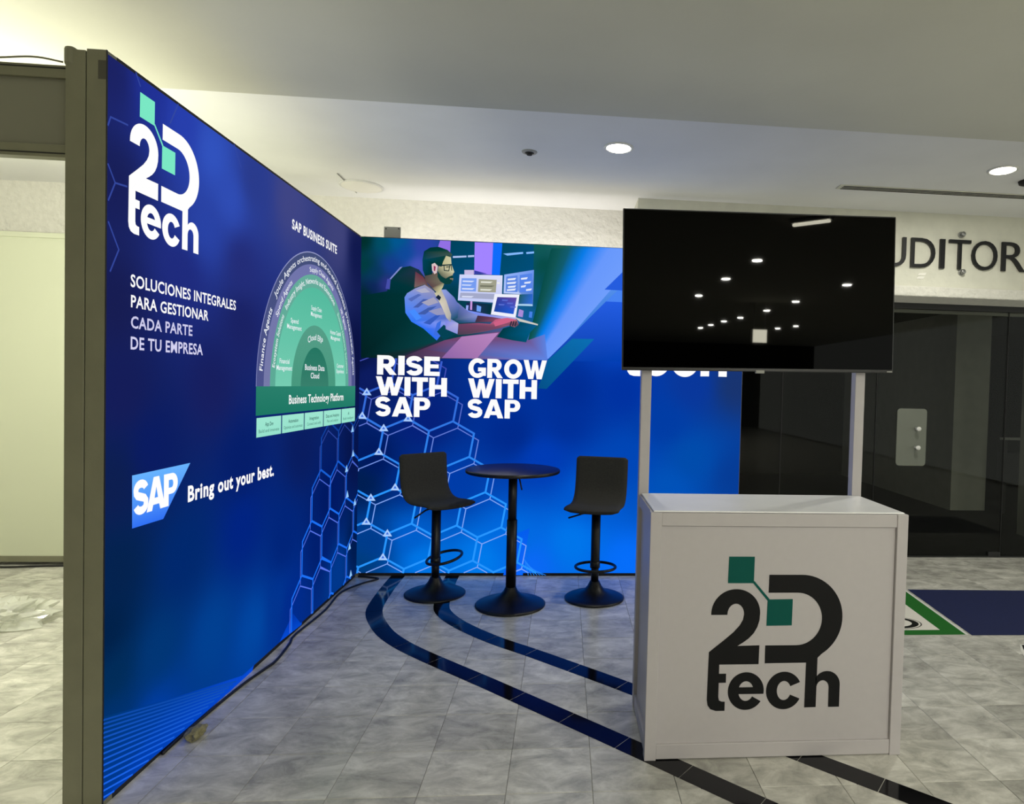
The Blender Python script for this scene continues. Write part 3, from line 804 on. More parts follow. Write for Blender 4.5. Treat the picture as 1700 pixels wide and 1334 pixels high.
for (ya, ra), (yb, rb) in zip(rows, rows[1:]):
    for k in range(len(stops) - 1):
        q = [(ra[k], ya), (ra[k + 1], ya), (rb[k + 1], yb), (rb[k], yb)]
        if abs(q[0][0][0] - q[1][0][0]) < 1 and abs(q[2][0][0] - q[3][0][0]) < 1: continue
        n = len(P.v)
        P.v += [P.frame(*k5(a[0], b), n0 + .6) for a, b in q]; P.f.append([n, n + 1, n + 2, n + 3]); P.c += [lin(a[1]) for a, b in q]
S([(1607, 288), (1500, 392), (1607, 398)], (36, 92, 222))
S([(1575, 399), (1607, 398), (1607, 466), (1508, 462)], (72, 132, 242))
S([(1508, 462), (1607, 466), (1607, 815), (1156, 812)], [(36, 92, 225), (34, 92, 225), (0, 62, 178), (10, 62, 170)])
S([(1310, 680), (1440, 682), (1160, 975), (1108, 972), (1168, 805)], [(10, 108, 172), (10, 110, 180), (5, 84, 140), (5, 78, 135), (5, 95, 155)])
S([(535, 104), (597, 107), (592, 200), (515, 165)], (146, 112, 228))
S([(597, 107), (738, 114), (733, 300), (605, 290)], [(0, 66, 92), (0, 70, 100), (0, 74, 118), (0, 70, 108)])
S([(738, 114), (846, 118), (838, 305), (735, 300)], (162, 132, 255))
S([(846, 118), (900, 121), (885, 308), (838, 305)], (14, 108, 250))
S([(902, 122), (1085, 130), (1082, 282), (890, 308)], [(0, 70, 98), (0, 76, 118), (0, 78, 122), (0, 76, 112)])
S([(610, 196), (690, 193), (690, 203), (610, 207)], (176, 196, 242)); S([(698, 192), (735, 190), (735, 201), (698, 203)], (176, 196, 242))
S([(905, 182), (1022, 172), (1022, 183), (930, 193)], (132, 186, 255)); S([(1040, 173), (1086, 169), (1086, 180), (1042, 184)], (132, 186, 255))
S([(737, 280), (812, 300), (737, 304)], (52, 62, 160))
S([(678, 278), (733, 278), (733, 306), (678, 306)], (202, 188, 228))
# desk
S([(300, 792), (430, 742), (560, 690), (660, 668), (880, 640), (1050, 690), (1150, 655), (1165, 806), (740, 798)], [(50, 42, 66), (82, 54, 86), (112, 68, 108), (118, 72, 112), (112, 74, 120), (110, 84, 140), (92, 128, 220), (92, 132, 228), (118, 84, 132)])
S([(662, 668), (880, 645), (752, 796), (545, 794)], [(172, 122, 180), (186, 134, 192), (164, 116, 176), (140, 100, 168)])
S([(905, 620), (1000, 592), (1012, 570), (1105, 602), (1062, 645), (1040, 702), (960, 690), (868, 670)], [(0, 58, 66), (0, 72, 96), (0, 80, 110), (10, 92, 140), (0, 90, 130), (0, 80, 110), (0, 64, 72), (0, 58, 66)])
# chair
S([(225, 402), (238, 335), (300, 266), (360, 254), (412, 276), (448, 325), (440, 420), (400, 500), (520, 692), (400, 745), (250, 785), (72, 790), (72, 430)], [(0, 48, 54), (0, 52, 60), (0, 52, 56), (0, 54, 58), (30, 50, 70), (30, 50, 60), (0, 52, 54), (0, 52, 54), (6, 66, 70), (20, 50, 54), (12, 38, 40), (2, 32, 34), (0, 42, 44)])
S([(300, 262), (316, 258), (246, 334), (228, 342)], (128, 140, 205))
S([(226, 330), (246, 330), (240, 392), (216, 388)], (70, 78, 170))
# man: monitors behind the arm first
S([(650, 304), (902, 310), (896, 472), (640, 456)], [(208, 214, 250), (222, 224, 248), (200, 206, 246), (196, 206, 250)])
S([(662, 326), (750, 327), (746, 404), (656, 402)], (118, 156, 240)); S([(762, 331), (868, 336), (862, 410), (757, 407)], (160, 160, 140)); S([(655, 411), (890, 420), (885, 452), (650, 441)], (164, 170, 202))
for k, (x, y, w_, c) in enumerate(((668, 340, 70, (220, 228, 252)), (664, 362, 60, (200, 214, 250)), (664, 384, 76, (225, 230, 250)), (775, 345, 70, (235, 236, 225)), (770, 368, 86, (110, 112, 96)), (772, 390, 70, (232, 234, 222)), (870, 350, 18, (240, 240, 235)), (664, 430, 70, (220, 226, 250)))):
    S([(x, y), (x + w_, y + 2), (x + w_ * .8, y + 10), (x, y + 8)], c)
S([(912, 306), (1086, 278), (1080, 492), (985, 486), (1000, 420), (908, 416)], [(150, 182, 250), (110, 150, 240), (60, 110, 190), (140, 170, 230), (190, 206, 250), (180, 200, 250)])
S([(924, 318), (990, 310), (990, 408), (920, 406)], (92, 134, 226)); S([(1003, 308), (1076, 298), (1074, 408), (1002, 410)], (84, 132, 232))
for x, y, w_ in ((932, 330, 50), (928, 352, 56), (934, 374, 48), (928, 392, 54), (1010, 326, 40), (1030, 350, 40), (1010, 372, 30), (1040, 392, 34)):
    S([(x, y), (x + w_, y - 5), (x + w_ * .85, y + 7), (x, y + 10)], (226, 234, 252))
S([(1000, 422), (1078, 420), (1076, 476), (996, 478)], [(30, 90, 80), (40, 100, 200), (50, 110, 220), (30, 90, 120)])
S([(990, 478), (1078, 480), (1078, 490), (990, 488)], (176, 214, 240))
S([(690, 470), (840, 478), (836, 545), (700, 520)], [(24, 34, 76), (0, 50, 60), (0, 52, 60), (40, 50, 100)])
S([(752, 484), (778, 494), (774, 525), (750, 520)], (110, 160, 245)); S([(714, 462), (726, 462), (724, 514), (712, 512)], (196, 150, 220)); S([(690, 486), (704, 486), (700, 516), (688, 512)], (150, 170, 245))
S([(690, 514), (850, 545), (985, 556), (976, 580), (740, 556)], [(120, 150, 250), (140, 150, 240), (190, 186, 236), (160, 150, 220), (90, 120, 220)])
S([(1000, 508), (1026, 518), (1020, 556), (992, 550)], (170, 140, 216)); S([(1060, 522), (1078, 524), (1074, 560), (1056, 556)], (70, 130, 230))
S([(856, 420), (1002, 423), (979, 558), (834, 540)], (238, 240, 252)); S([(872, 438), (986, 441), (967, 538), (852, 522)], [(60, 60, 150), (100, 70, 160), (24, 92, 214), (20, 66, 160)])
for x, y in ((900, 452), (930, 470), (948, 492), (880, 478)): S([(x, y), (x + 36, y + 2), (x + 30, y + 9), (x, y + 8)], (90, 110, 210))
S([(975, 556), (1110, 596), (1108, 604), (1000, 580)], (206, 204, 196))
# far arm, near sleeve, torso
S([(700, 520), (760, 545), (745, 585), (650, 590), (615, 575), (600, 470), (640, 470)], [(110, 120, 190), (140, 150, 215), (70, 100, 160), (20, 80, 110), (10, 70, 90), (60, 90, 150), (120, 130, 190)])
S([(757, 546), (850, 556), (905, 566), (860, 584), (742, 584)], [(70, 46, 66), (110, 62, 92), (150, 80, 108), (110, 64, 100), (64, 50, 70)])
body = [(330, 440), (345, 416), (395, 386), (450, 366), (500, 400), (545, 470), (590, 560), (645, 592), (640, 652), (570, 626), (518, 692), (440, 622), (370, 582), (335, 530)]
S(body, [(104, 140, 230), (120, 145, 225), (150, 155, 205), (150, 150, 180), (150, 150, 185), (120, 130, 190), (90, 110, 190), (160, 166, 225), (130, 140, 215), (90, 120, 220), (40, 110, 245), (40, 112, 250), (46, 120, 250), (70, 130, 250)])
S([(545, 395), (572, 394), (620, 440), (650, 490), (640, 560), (600, 570), (575, 480)], [(150, 165, 225), (130, 150, 215), (110, 125, 200), (90, 110, 180), (20, 80, 100), (40, 90, 120), (120, 130, 190)])
S([(505, 415), (545, 395), (575, 460), (602, 540), (600, 585), (575, 560), (545, 490)], [(200, 196, 160), (176, 170, 168), (200, 192, 178), (176, 172, 170), (130, 136, 170), (190, 186, 172), (214, 206, 190)])
for pts, c in (([(350, 450), (410, 420), (430, 425), (370, 465)], (84, 108, 186)), ([(380, 500), (440, 450), (470, 452), (410, 500)], (70, 94, 172)), ([(400, 540), (470, 500), (520, 490), (450, 540)], (64, 92, 170)), ([(440, 590), (520, 540), (540, 545), (480, 600)], (54, 92, 190)), ([(500, 660), (520, 590), (545, 575), (528, 670)], (60, 110, 225)),
                ([(395, 400), (450, 385), (480, 410), (430, 415)], (176, 176, 200)), ([(430, 470), (500, 440), (530, 470), (470, 490)], (166, 164, 188)), ([(470, 520), (545, 500), (570, 540), (520, 545)], (150, 152, 190)), ([(355, 520), (390, 510), (430, 560), (400, 575)], (70, 140, 255)), ([(520, 640), (560, 600), (640, 650), (560, 690)], (4, 66, 84)), ([(528, 425), (545, 440), (535, 460), (512, 440)], (20, 36, 60))):
    S(pts, c)
S([(568, 578), (645, 592), (640, 655), (572, 626)], [(120, 130, 235), (178, 176, 226), (140, 150, 226), (150, 150, 215)])
S([(645, 596), (760, 590), (830, 596), (862, 570), (930, 560), (986, 570), (998, 600), (974, 616), (940, 604), (890, 620), (800, 640), (700, 656), (642, 660)], [(110, 62, 96), (130, 72, 112), (166, 84, 122), (206, 96, 132), (206, 100, 130), (190, 110, 120), (90, 70, 90), (120, 90, 110), (150, 84, 106), (120, 72, 100), (120, 78, 110), (104, 76, 100), (70, 62, 80)])
S([(850, 586), (930, 562), (980, 572), (930, 590), (860, 610)], (208, 98, 134))
for x in (952, 966, 980): S([(x, 578), (x + 8, 582), (x - 2, 612), (x - 8, 606)], (46, 44, 60))
# neck, head
S([(395, 290), (440, 320), (470, 370), (520, 420), (500, 402), (448, 366), (388, 384)], [(100, 54, 74), (110, 50, 66), (90, 72, 74), (70, 60, 66), (120, 112, 120), (110, 90, 92), (120, 100, 98)])
S([(446, 300), (520, 295), (566, 350), (556, 380), (530, 422), (490, 384), (452, 345)], [(70, 66, 66), (110, 90, 80), (120, 116, 96), (200, 196, 150), (206, 202, 156), (90, 66, 70), (92, 72, 74)])
S([(552, 240), (574, 196), (602, 204), (606, 250), (622, 293), (612, 308), (616, 338), (600, 358), (568, 352), (538, 330), (522, 290), (530, 258)], [(190, 184, 140), (196, 190, 150), (206, 202, 166), (206, 202, 160), (210, 206, 170), (180, 172, 140), (120, 116, 96), (30, 66, 64), (24, 66, 64), (20, 64, 62), (100, 110, 90), (170, 164, 130)])
S([(436, 222), (446, 172), (482, 150), (530, 146), (582, 164), (610, 190), (602, 208), (574, 198), (556, 236), (548, 262), (526, 258), (502, 240), (490, 262), (494, 306), (452, 316), (438, 282)], [(0, 66, 88), (0, 54, 56), (0, 52, 54), (0, 54, 52), (0, 60, 54), (60, 84, 76), (70, 84, 76), (10, 62, 56), (6, 60, 54), (6, 58, 52), (0, 56, 52), (0, 54, 52), (0, 54, 52), (0, 50, 50), (0, 50, 52), (0, 62, 84)])
S([(524, 286), (546, 316), (572, 332), (590, 320), (612, 312), (616, 326), (606, 336), (612, 346), (598, 363), (570, 366), (540, 348), (524, 322)], (10, 62, 60))
S([(596, 330), (612, 330), (612, 335), (598, 336)], (150, 130, 110))
S([(490, 248), (508, 240), (526, 258), (520, 298), (506, 306), (493, 284)], (220, 196, 196)); S([(502, 256), (514, 262), (510, 290), (502, 284)], (150, 44, 88))
S([(528, 252), (608, 247), (608, 254), (528, 260)], (12, 44, 50))
for a, b in (((562, 254), (564, 284)), ((564, 284), (590, 287)), ((590, 287), (598, 252)), ((604, 252), (608, 284))):
    P.layer += 1; P.stroke(k5(*a), k5(*b), .006, (12, 44, 50), P.layer)
S([(574, 262), (594, 260), (594, 266), (576, 268)], (60, 70, 60))
P.build('printed_photo_of_desk_worker', bbp, M['glow'])

P = Print(lambda u, v, l: (u, -0.0042 - 80 * EPS - l * EPS, v))
for s, tl, bl, br in (('RISE', (628, 590), (628, 622), (731.6, 623.6)), ('WITH', (625.7, 625), (625.7, 656), (743, 657.4)), ('SAP', (624.6, 658.6), (624.6, 691), (715.5, 691)),
                      ('GROW', (778.5, 596), (778.5, 627.5), (907.5, 628.3)), ('WITH', (777.5, 628.3), (777.5, 660), (891.4, 661.7)), ('SAP', (777, 662.2), (777, 693.3), (863.8, 693.8))):
    a, b, c = pB(*tl), pB(*bl), pB(*br); zb = (b[1] + c[1]) / 2
    heavy_text(P, s, b[0], c[0], zb, zb + a[1] - b[1], (253, 253, 253), 1)
P.build('printed_headline', bbp, M['glow'])
P = Print(FB)
logo(P, 1.978, 2.755, 1.533, 2.42, (255, 255, 255), (122, 232, 196), 6)
P.build('printed_logo', bbp, M['glow'])
o = MB().box(.156, .275, .02, .026, H, 2.584)
mp_ = thing('mounting_plate', 'small grey metal plate standing on top of the back lightbox', 'bracket', (.215, .023, H))
o = o.build('plate', M['plate'], mp_)
for x, z in ((.17, 2.568), (.262, 2.572)):
    MB().lathe([(.005, 0), (.005, .003)], 10, M=Matrix.Translation((x, .02, z)) @ Matrix.Rotation(math.pi / 2, 4, 'X')).build('screw', M['alu_dark'], o)

# ------------------------------------------------------------------ neighbouring booth on the far left
nb = thing('partition_wall', 'tall grey aluminium framed partition backing the left lightbox', 'partition', (-.09, -1.3, 0))
MB().box(-.121, -.0605, LB0, LB0 + .06, 0, 2.495, b=.002).build('front_post', M['alu'], nb)
MB().box(-.121, -.0605, -.06, -.01, 0, H).build('rear_post', M['alu'], nb)
MB().box(-.121, -.0605, LB0 + .06, -.06, H - .05, H).build('top_rail', M['alu'], nb)
MB().box(-.121, -.0605, LB0 + .06, -.06, 0, .05).build('bottom_rail', M['alu'], nb)
MB().box(-.105, -.075, LB0 + .06, -.06, .05, H - .05).build('panel', M['white_panel'], nb)
MB().box(-.128, -.095, LB0 - .004, LB0 + .05, 2.44, 2.507, b=.012).build('top_cap', M['alu'], nb)
hd = thing('booth_header', 'grey fascia header of the neighbouring booth at upper left', 'header beam', (-.9, LB0 + .03, 2.15))
ys0, ys1 = LB0 + .012, LB0 + .05
MB().box(-2.4, -.1215, ys0, ys1, 2.405, 2.446, b=.002).build('top_rail', M['alu'], hd)
MB().box(-2.4, -.1215, ys0, ys1, 2.15, 2.19, b=.002).build('bottom_rail', M['alu'], hd)
MB().box(-2.4, -.1215, ys0 + .012, ys1 - .012, 2.19, 2.405).build('fascia_panel', M['fascia'], hd)
MB().box(-2.4, -.1215, ys0 - .001, ys0 + .002, 2.160, 2.164).build('groove', M['alu_dark'], hd)
MB().box(-2.4, -.1215, ys0 - .001, ys0 + .002, 2.434, 2.438).build('groove', M['alu_dark'], hd)
tag(MB().tube(catmull([(-.13, ys0 - .01, 2.452), (-.22, ys0 - .012, 2.462), (-.36, ys0 - .008, 2.452), (-.6, ys0, 2.4495), (-.9, ys0, 2.4495)], 6), .003, 6).build('loose_wire', M['alu']), 'thin loose wire lying on the grey booth header', 'wire')
nw = thing('booth_back_wall', 'white panelled back wall of the neighbouring booth', 'partition', (-2.4, .27, 0))
for a, b in ((-4.1, -3.13), (-3.09, -2.12), (-2.08, -1.11), (-1.07, -.12)):
    MB().box(a, b, .262, .278, .07, 2.44).build('panel', M['white_panel'], nw)
for x in (-4.12, -3.11, -2.10, -1.09): MB().box(x - .02, x + .02, .25, .29, 0, 2.5).build('post', M['alu'], nw)
MB().box(-4.12, -.12, .252, .29, 2.44, 2.478, b=.003).build('top_rail', M['white_panel'], nw)
MB().box(-4.12, -.12, .252, .29, .025, .07, b=.003).build('bottom_rail', M['alu'], nw)
for x, l in ((-1.35, 'arm lamp on the neighbouring booth header, nearer the lightbox'), (-2.2, 'arm lamp on the neighbouring booth header, farther from the lightbox')):
    y0_, y = LB0 + .03, -1.75
    al = thing('arm_lamp', l, 'lamp', (x, y0_, 2.446), 'booth arm lamps')
    MB().box(x - .03, x + .03, y0_ - .02, y0_ + .02, 2.446, 2.47).build('clamp', M['black_metal'], al)
    MB().tube(catmull([(x, y0_, 2.47), (x, y0_ + .1, 2.52), (x, y0_ + .5, 2.5), (x, y, 2.42)], 6), .008, 8).build('arm', M['black_metal'], al)
    MB().lathe([(.012, .03), (.03, .02), (.03, 0)], 24, c=(x, y, 2.4)).build('cap', M['lamp_white'], al)
    MB().lathe([(.03, 0), (.085, -.03), (.1, -.08), (.085, -.13), (.03, -.16)], 28, c=(x, y, 2.4)).build('opal_globe', M['lamp_glow'], al)
    ld = bpy.data.lights.new('lamp_light', 'POINT'); ld.energy = BOOTH_LAMP; ld.color = (1.0, .985, .84); ld.shadow_soft_size = .12
    lo = bpy.data.objects.new('lamp_light', ld); col.objects.link(lo); lo.parent = al; lo.location = (0, y - y0_, -.36)

tag(MB().tube(catmull([(-3.9, .2, .008), (-3.0, .21, .008), (-2.6, .18, .008), (-2.2, .22, .008), (-1.6, .215, .008), (-.6, .22, .008)], 8), .007, 8).build('power_cable', M['cable']), 'black cable along the foot of the white booth wall', 'cable')
tag(MB().tube(catmull([(-1.46, -.74, .007), (-1.42, -.725, .007), (-1.3, -.68, .007), (-.9, -.62, .007)], 8), .006, 8).build('cable_end', M['cable']), 'short black cable end beside the clear plastic wrap', 'cable')
# plastic wrap
bm = bmesh.new(); bmesh.ops.create_icosphere(bm, subdivisions=4, radius=1)
random.seed(3)
from mathutils import noise
for v in bm.verts:
    d = 1 + .5 * noise.noise(v.co * 2.3) + .45 * noise.noise(v.co * 5.5) + .3 * abs(noise.noise(v.co * 12))
    v.co = Vector((v.co.x * .22 * d, v.co.y * .21 * d, max(-.02, v.co.z * .085 * d)))
zmin = min(v.co.z for v in bm.verts)
for v in bm.verts: v.co += Vector((-1.72, -.92, -zmin + .001))
me = bpy.data.meshes.new('plastic_wrap'); bm.to_mesh(me); bm.free(); me.materials.append(M['film'])
tag(link(bpy.data.objects.new('plastic_wrap', me)), 'crumpled clear plastic film lying on the floor at left', 'plastic film')

# ------------------------------------------------------------------ counter with posts
cx0, cx1, cy0, cy1, ch, pw = 1.852, 2.889, -2.415, -1.958, .97, .045
ct = thing('promo_counter', 'white laminate promotion counter with black and green logo on its front', 'counter', ((cx0 + cx1) / 2, (cy0 + cy1) / 2, 0))
for x in (cx0, cx1 - pw):
    MB().box(x, x + pw, cy0, cy0 + pw, 0, ch, b=.002).build('front_post', M['counter'], ct)
    MB().box(x, x + pw, cy1 - pw, cy1, 0, 2.1, b=.002).build('screen_post', M['counter'], ct)
MB().box(cx0 + pw, cx1 - pw, cy0 + .003, cy0 + pw - .003, ch - .052, ch - .001, b=.002).build('front_rail', M['counter'], ct)
MB().box(cx0 + pw, cx1 - pw, cy0 + .003, cy0 + pw - .003, 0.004, .062, b=.002).build('front_rail', M['counter'], ct)
fp_ = MB().box(cx0 + pw, cx1 - pw, cy0 + .013, cy0 + .026, .062, ch - .0545).build('front_panel', M['counter'], ct)
YF = cy0 + .013
for x in (cx0 + .004, cx1 - pw + .004):
    MB().box(x, x + pw - .008, cy0 + pw, cy1 - pw, ch - .052, ch - .001, b=.002).build('side_rail', M['counter'], ct)
    MB().box(x, x + pw - .008, cy0 + pw, cy1 - pw, 0.004, .062, b=.002).build('side_rail', M['counter'], ct)
    MB().box(x + .012, x + .024, cy0 + pw, cy1 - pw, .062, ch - .052).build('side_panel', M['counter'], ct)
MB().box(cx0 + pw, cx1 - pw, cy1 - pw + .003, cy1 - .003, ch - .052, ch - .001, b=.002).build('back_rail', M['counter'], ct)
MB().box(cx0 + pw + .002, cx1 - pw - .002, cy0 + pw + .001, cy1 - pw - .001, ch - .016, ch - .004).build('counter_top', M['counter_top'], ct)
MB().box(cx0 + .012, cx1 - .012, cy0 + .01, cy1 - pw - .002, ch, ch + .006, b=.002).build('top_sheet', M['counter_top'], ct)
P = Print(lambda u, v, l: (u, YF - 0.0005 - l * EPS, v))
pc = lambda a, b: at(1000 + a * .4079, 790 + b * .4079, 1, YF)
q0, q1 = pc(425, 930), pc(975, 575); zt, zb = pc(500, 327).z, (pc(430, 952).z + pc(972, 943).z) / 2 - .004
logo(P, q0.x, q1.x + .002, zb, zt, (22, 22, 23), (0, 82, 74), 1)
P.build('printed_logo', fp_, M['ink'])
# screen
tv = thing('flat_screen_tv', 'large black switched-off flat screen mounted on the counter posts', 'television', (2.37, -2.03, 1.53))
tvc = Vector((2.3695, -2.055, 1.886)); hw, hh = .6185, .352
RT = Matrix.Translation(tvc) @ Matrix.Rotation(math.radians(-.98), 4, 'Y')
MB().box(-hw, hw, 0, .018, -hh, hh, b=.003, M=RT).build('frame', M['bezel'], tv)
MB().box(-hw + .006, hw - .006, -.0015, .001, -hh + .014, hh - .006, M=RT).build('screen', M['screen'], tv)
MB().box(-hw + .12, hw - .12, .018, .043, -hh + .05, hh - .2, b=.006, M=RT).build('rear_housing', M['bezel'], tv)
MB().box(-.02, .02, -.004, .01, -hh - .008, -hh + .006, b=.002, M=RT).build('sensor_badge', M['plate'], tv)
MB().box(hw - .03, hw - .006, -.0022, -.001, -hh + .003, -hh + .008, M=RT).build('maker_mark', M['plate'], tv)
for z in (1.72, 2.0): MB().box(cx0 - .0, cx1 + .0, -2.0125, -2.0045, z, z + .04).build('mount_bar', M['steel'], tv)

# ------------------------------------------------------------------ bar stools and table
def shell(width, yaw, loc):
    prof = catmull([(-.185, .325, 0), (-.178, .25, 0), (-.168, .16, 0), (-.145, .075, 0), (-.095, .02, 0), (-.02, .0, 0), (.07, .004, 0), (.15, .006, 0), (.195, -.004, 0)], 5)
    prof = [(p.x, p.y) for p in prof]; s = [0]
    for a, b in zip(prof, prof[1:]): s.append(s[-1] + math.hypot(b[0] - a[0], b[1] - a[1]))
    T = s[-1]; nu = 12; n = len(prof); th = .022; R = .02
    top = []; bot = []
    for i, (f, z) in enumerate(prof):
        a = prof[max(0, i - 1)]; b = prof[min(n - 1, i + 1)]; t = Vector((b[0] - a[0], b[1] - a[1])).normalized(); nn = Vector((-t.y, t.x))
        e = min(s[i], T - s[i]); hw_ = width / 2 - (R - math.sqrt(max(0, R * R - (R - min(e, R)) ** 2)))
        hw_ -= .012 * (1 - s[i] / T) * 0
        for k in range(nu + 1):
            u = -1 + 2 * k / nu; dish = .010 * u * u
            edge = 1 - .75 * max(0, (abs(u) - .86) / .14) ** 2
            top.append((u * hw_, f + nn.x * (dish + th * .5 * edge), z + nn.y * (dish + th * .5 * edge)))
            bot.append((u * hw_, f + nn.x * (dish - th * .5 * edge), z + nn.y * (dish - th * .5 * edge)))
    v = top + bot; m_ = len(top); F = []
    for i in range(n - 1):
        for k in range(nu):
            a = i * (nu + 1) + k; F.append((a, a + 1, a + nu + 2, a + nu + 1)); F.append((m_ + a, m_ + a + nu + 1, m_ + a + nu + 2, m_ + a + 1))
        a = i * (nu + 1); F.append((a, a + nu + 1, m_ + a + nu + 1, m_ + a)); a += nu; F.append((a, m_ + a, m_ + a + nu + 1, a + nu + 1))
    for k in range(nu):
        F.append((k, m_ + k, m_ + k + 1, k + 1)); a = (n - 1) * (nu + 1) + k; F.append((a, a + 1, m_ + a + 1, m_ + a))
    # local: x across, y forward, z up -> forward points to -y at yaw 0
    MX = Matrix.Translation(loc) @ Matrix.Rotation(yaw, 4, 'Z') @ Matrix.Rotation(math.pi, 4, 'Z')
    return MB().add(v, F, True, MX), MX

def stool(label, loc, yaw, ringyaw, ringtilt, lever, seat_z=.625):
    t = thing('bar_stool', label, 'stool', loc, 'black bar stools at the high table')
    x, y, _ = loc
    MB().lathe([(.203, 0), (.204, .006), (.19, .014), (.15, .024), (.105, .037), (.07, .058), (.048, .085), (.036, .11), (.033, .118)], 56, c=loc).build('base', M['black_metal'], t)
    MB().lathe([(.026, .112), (.026, .26)], 28, c=loc).build('column', M['black_metal'], t)
    MB().lathe([(.03, .245), (.031, .25), (.031, seat_z - .03)], 28, c=loc).build('lift_cover', M['black_metal'], t)
    MB().box(-.07, .07, -.07, .07, seat_z - .03, seat_z - .012, b=.004, M=Matrix.Translation((x, y, 0)) @ Matrix.Rotation(yaw, 4, 'Z')).build('seat_plate', M['black_metal'], t)
    ms, MX = shell(.37, yaw, (x, y, seat_z))
    ms.build('seat_shell', M['fabric'], t)
    RM = Matrix.Translation((x, y, .232)) @ Matrix.Rotation(ringyaw, 4, 'Z') @ Matrix.Rotation(ringtilt, 4, 'Y')
    ring = [(.06 + .12 * math.cos(a), .135 * math.sin(a), 0) for a in [2 * math.pi * k / 40 for k in range(40)]]
    fr_ = MB().tube(ring, .0095, 10, True, RM).build('foot_ring', M['black_metal'], t)
    MB().lathe([(.034, -.022), (.034, .022)], 24, M=Matrix.Translation((x, y, .232))).build('ring_collar', M['black_metal'], fr_)
    MB().tube([(x + lever[0] * .05, y + lever[1] * .05, seat_z - .034), (x + lever[0] * .1, y + lever[1] * .1, seat_z - .042), (x + lever[0] * .2, y + lever[1] * .2, seat_z - .085 if lever[2] else seat_z - .066)], .006, 8).build('lever', M['black_metal'], t)
    return t
stool('black bar stool near the corner, turned three quarters towards the table', (.657, -.413, 0), math.radians(44), math.radians(20), math.radians(-13), (-.62, -.5, 1))
stool('black bar stool facing forward between the table and the white counter', (1.745, -.508, 0), math.radians(-14), math.radians(-90), 0, (-.95, -.25, 0))
tb = thing('bar_table', 'round black high table with pedestal foot between two stools', 'table', (1.19, -.635, 0))
tc = (1.187, -.635, 0)
MB().lathe([(.228, 0), (.229, .006), (.212, .014), (.165, .026), (.115, .042), (.072, .066), (.048, .09), (.036, .115), (.034, .12)], 64, c=tc).build('base', M['black_metal'], tb)
MB().lathe([(.0335, .115), (.0335, .56)], 32, c=tc).build('column', M['black_metal'], tb)
MB().lathe([(.0285, .55), (.0285, .87)], 32, c=tc).build('lift_tube', M['black_metal'], tb)
MB().lathe([(.09, .862), (.09, .872)], 32, c=tc).build('top_plate', M['black_metal'], tb)
MB().lathe([(.298, .872), (.305, .876), (.306, .888), (.303, .893), (.295, .895)], 72, c=tc).build('table_top', M['table_top'], tb)
MB().tube([(tc[0] + .03, tc[1] - .01, .85), (tc[0] + .045, tc[1] - .03, .83), (tc[0] + .062, tc[1] - .05, .765)], .005, 8).build('lever', M['black_metal'], tb)

# ------------------------------------------------------------------ floor clutter
def fl(x, y, z=.008): p = at(x, y, 2, 0); return (max(p.x, .02), p.y, z)
cab = [(.014, -2.3, .007), (.014, -2.114, .007), (.018, -2.0, .007), (.035, -1.749, .007), (.062, -1.573, .007), (.074, -1.477, .007), (.052, -1.264, .007), (.03, -1.138, .007), (.05, -.755, .007), (.03, -.409, .007), (.106, -.213, .007), (.176, -.125, .007), (.182, -.09, .007), (.10, -.055, .007), (.03, -.04, .007)]
tag(MB().tube(catmull(cab, 8), .0065, 8).build('power_cable', M['cable']), 'black power cable snaking along the foot of the left lightbox', 'cable')
bm = bmesh.new(); bmesh.ops.create_icosphere(bm, subdivisions=3, radius=1)
for v in bm.verts:
    d = 1 + .3 * noise.noise(v.co * 1.9) + .16 * noise.noise(v.co * 6)
    v.co = Vector((.07 + v.co.x * .034 * d, -2.18 + v.co.y * .05 * d, .022 + max(-.021, v.co.z * .024 * d)))
me = bpy.data.meshes.new('tape_wad'); bm.to_mesh(me); bm.free(); me.materials.append(M['lump'])
for p in me.polygons: p.use_smooth = False
tag(link(bpy.data.objects.new('tape_wad', me)), 'crumpled beige tape wad at the foot of the left lightbox', 'tape')

# floor mats with print
FF = lambda u, v, l: (u, v, 0.0022 + l * .0004)
gm = thing('floor_graphic', 'white floor graphic with green border and black round emblem, behind the counter', 'floor graphic', (3.2, -.78, 0))
gx0, gx1, gy0, gy1 = 2.35, 4.03, -1.2, -.345
MB().prism([(gx0, gy0), (3.99, gy0), (4.062, gy1), (gx0, gy1)], lambda u, v, d: (u, v, .0006 + .0012 * d)).build('vinyl_sheet', M['lamp_white'], gm)
P = Print(FF)
P.poly([(gx0, gy0), (3.97, gy0), (4.045, gy1), (gx0, gy1)], (38, 106, 42), 0)
P.poly([(gx0 + .16, gy0 + .075), (3.852, gy0 + .075), (3.902, gy1 - .08), (gx0 + .16, gy1 - .08)], (226, 222, 212), 1)
def ellip(cx, cy, rx, ry, n=40): return [(cx + rx * math.cos(2 * math.pi * k / n), cy + ry * math.sin(2 * math.pi * k / n)) for k in range(n)]
ec = (3.62, -1.0)
for rx, c, l in ((.178, (60, 62, 58), 2), (.170, (226, 222, 212), 3), (.158, (22, 24, 22), 4), (.115, (226, 222, 212), 5)):
    P.poly(ellip(ec[0], ec[1], rx, rx * .62), c, l)
P.poly([(3.57, -1.02), (3.66, -1.03), (3.70, -.985), (3.60, -.97)], (130, 130, 122), 6)
P.poly([(3.60, -.84), (3.74, -.855), (3.72, -.835), (3.66, -.815), (3.6, -.81)], (70, 72, 66), 6)
P.build('printed_design', gm, M['ink'])
M['navy'] = mat('navy_vinyl', (27, 36, 80), 0.5, var=0.12, vscale=40)
M['sticker'] = mat('white_vinyl_edge', (225, 224, 218), 0.5)
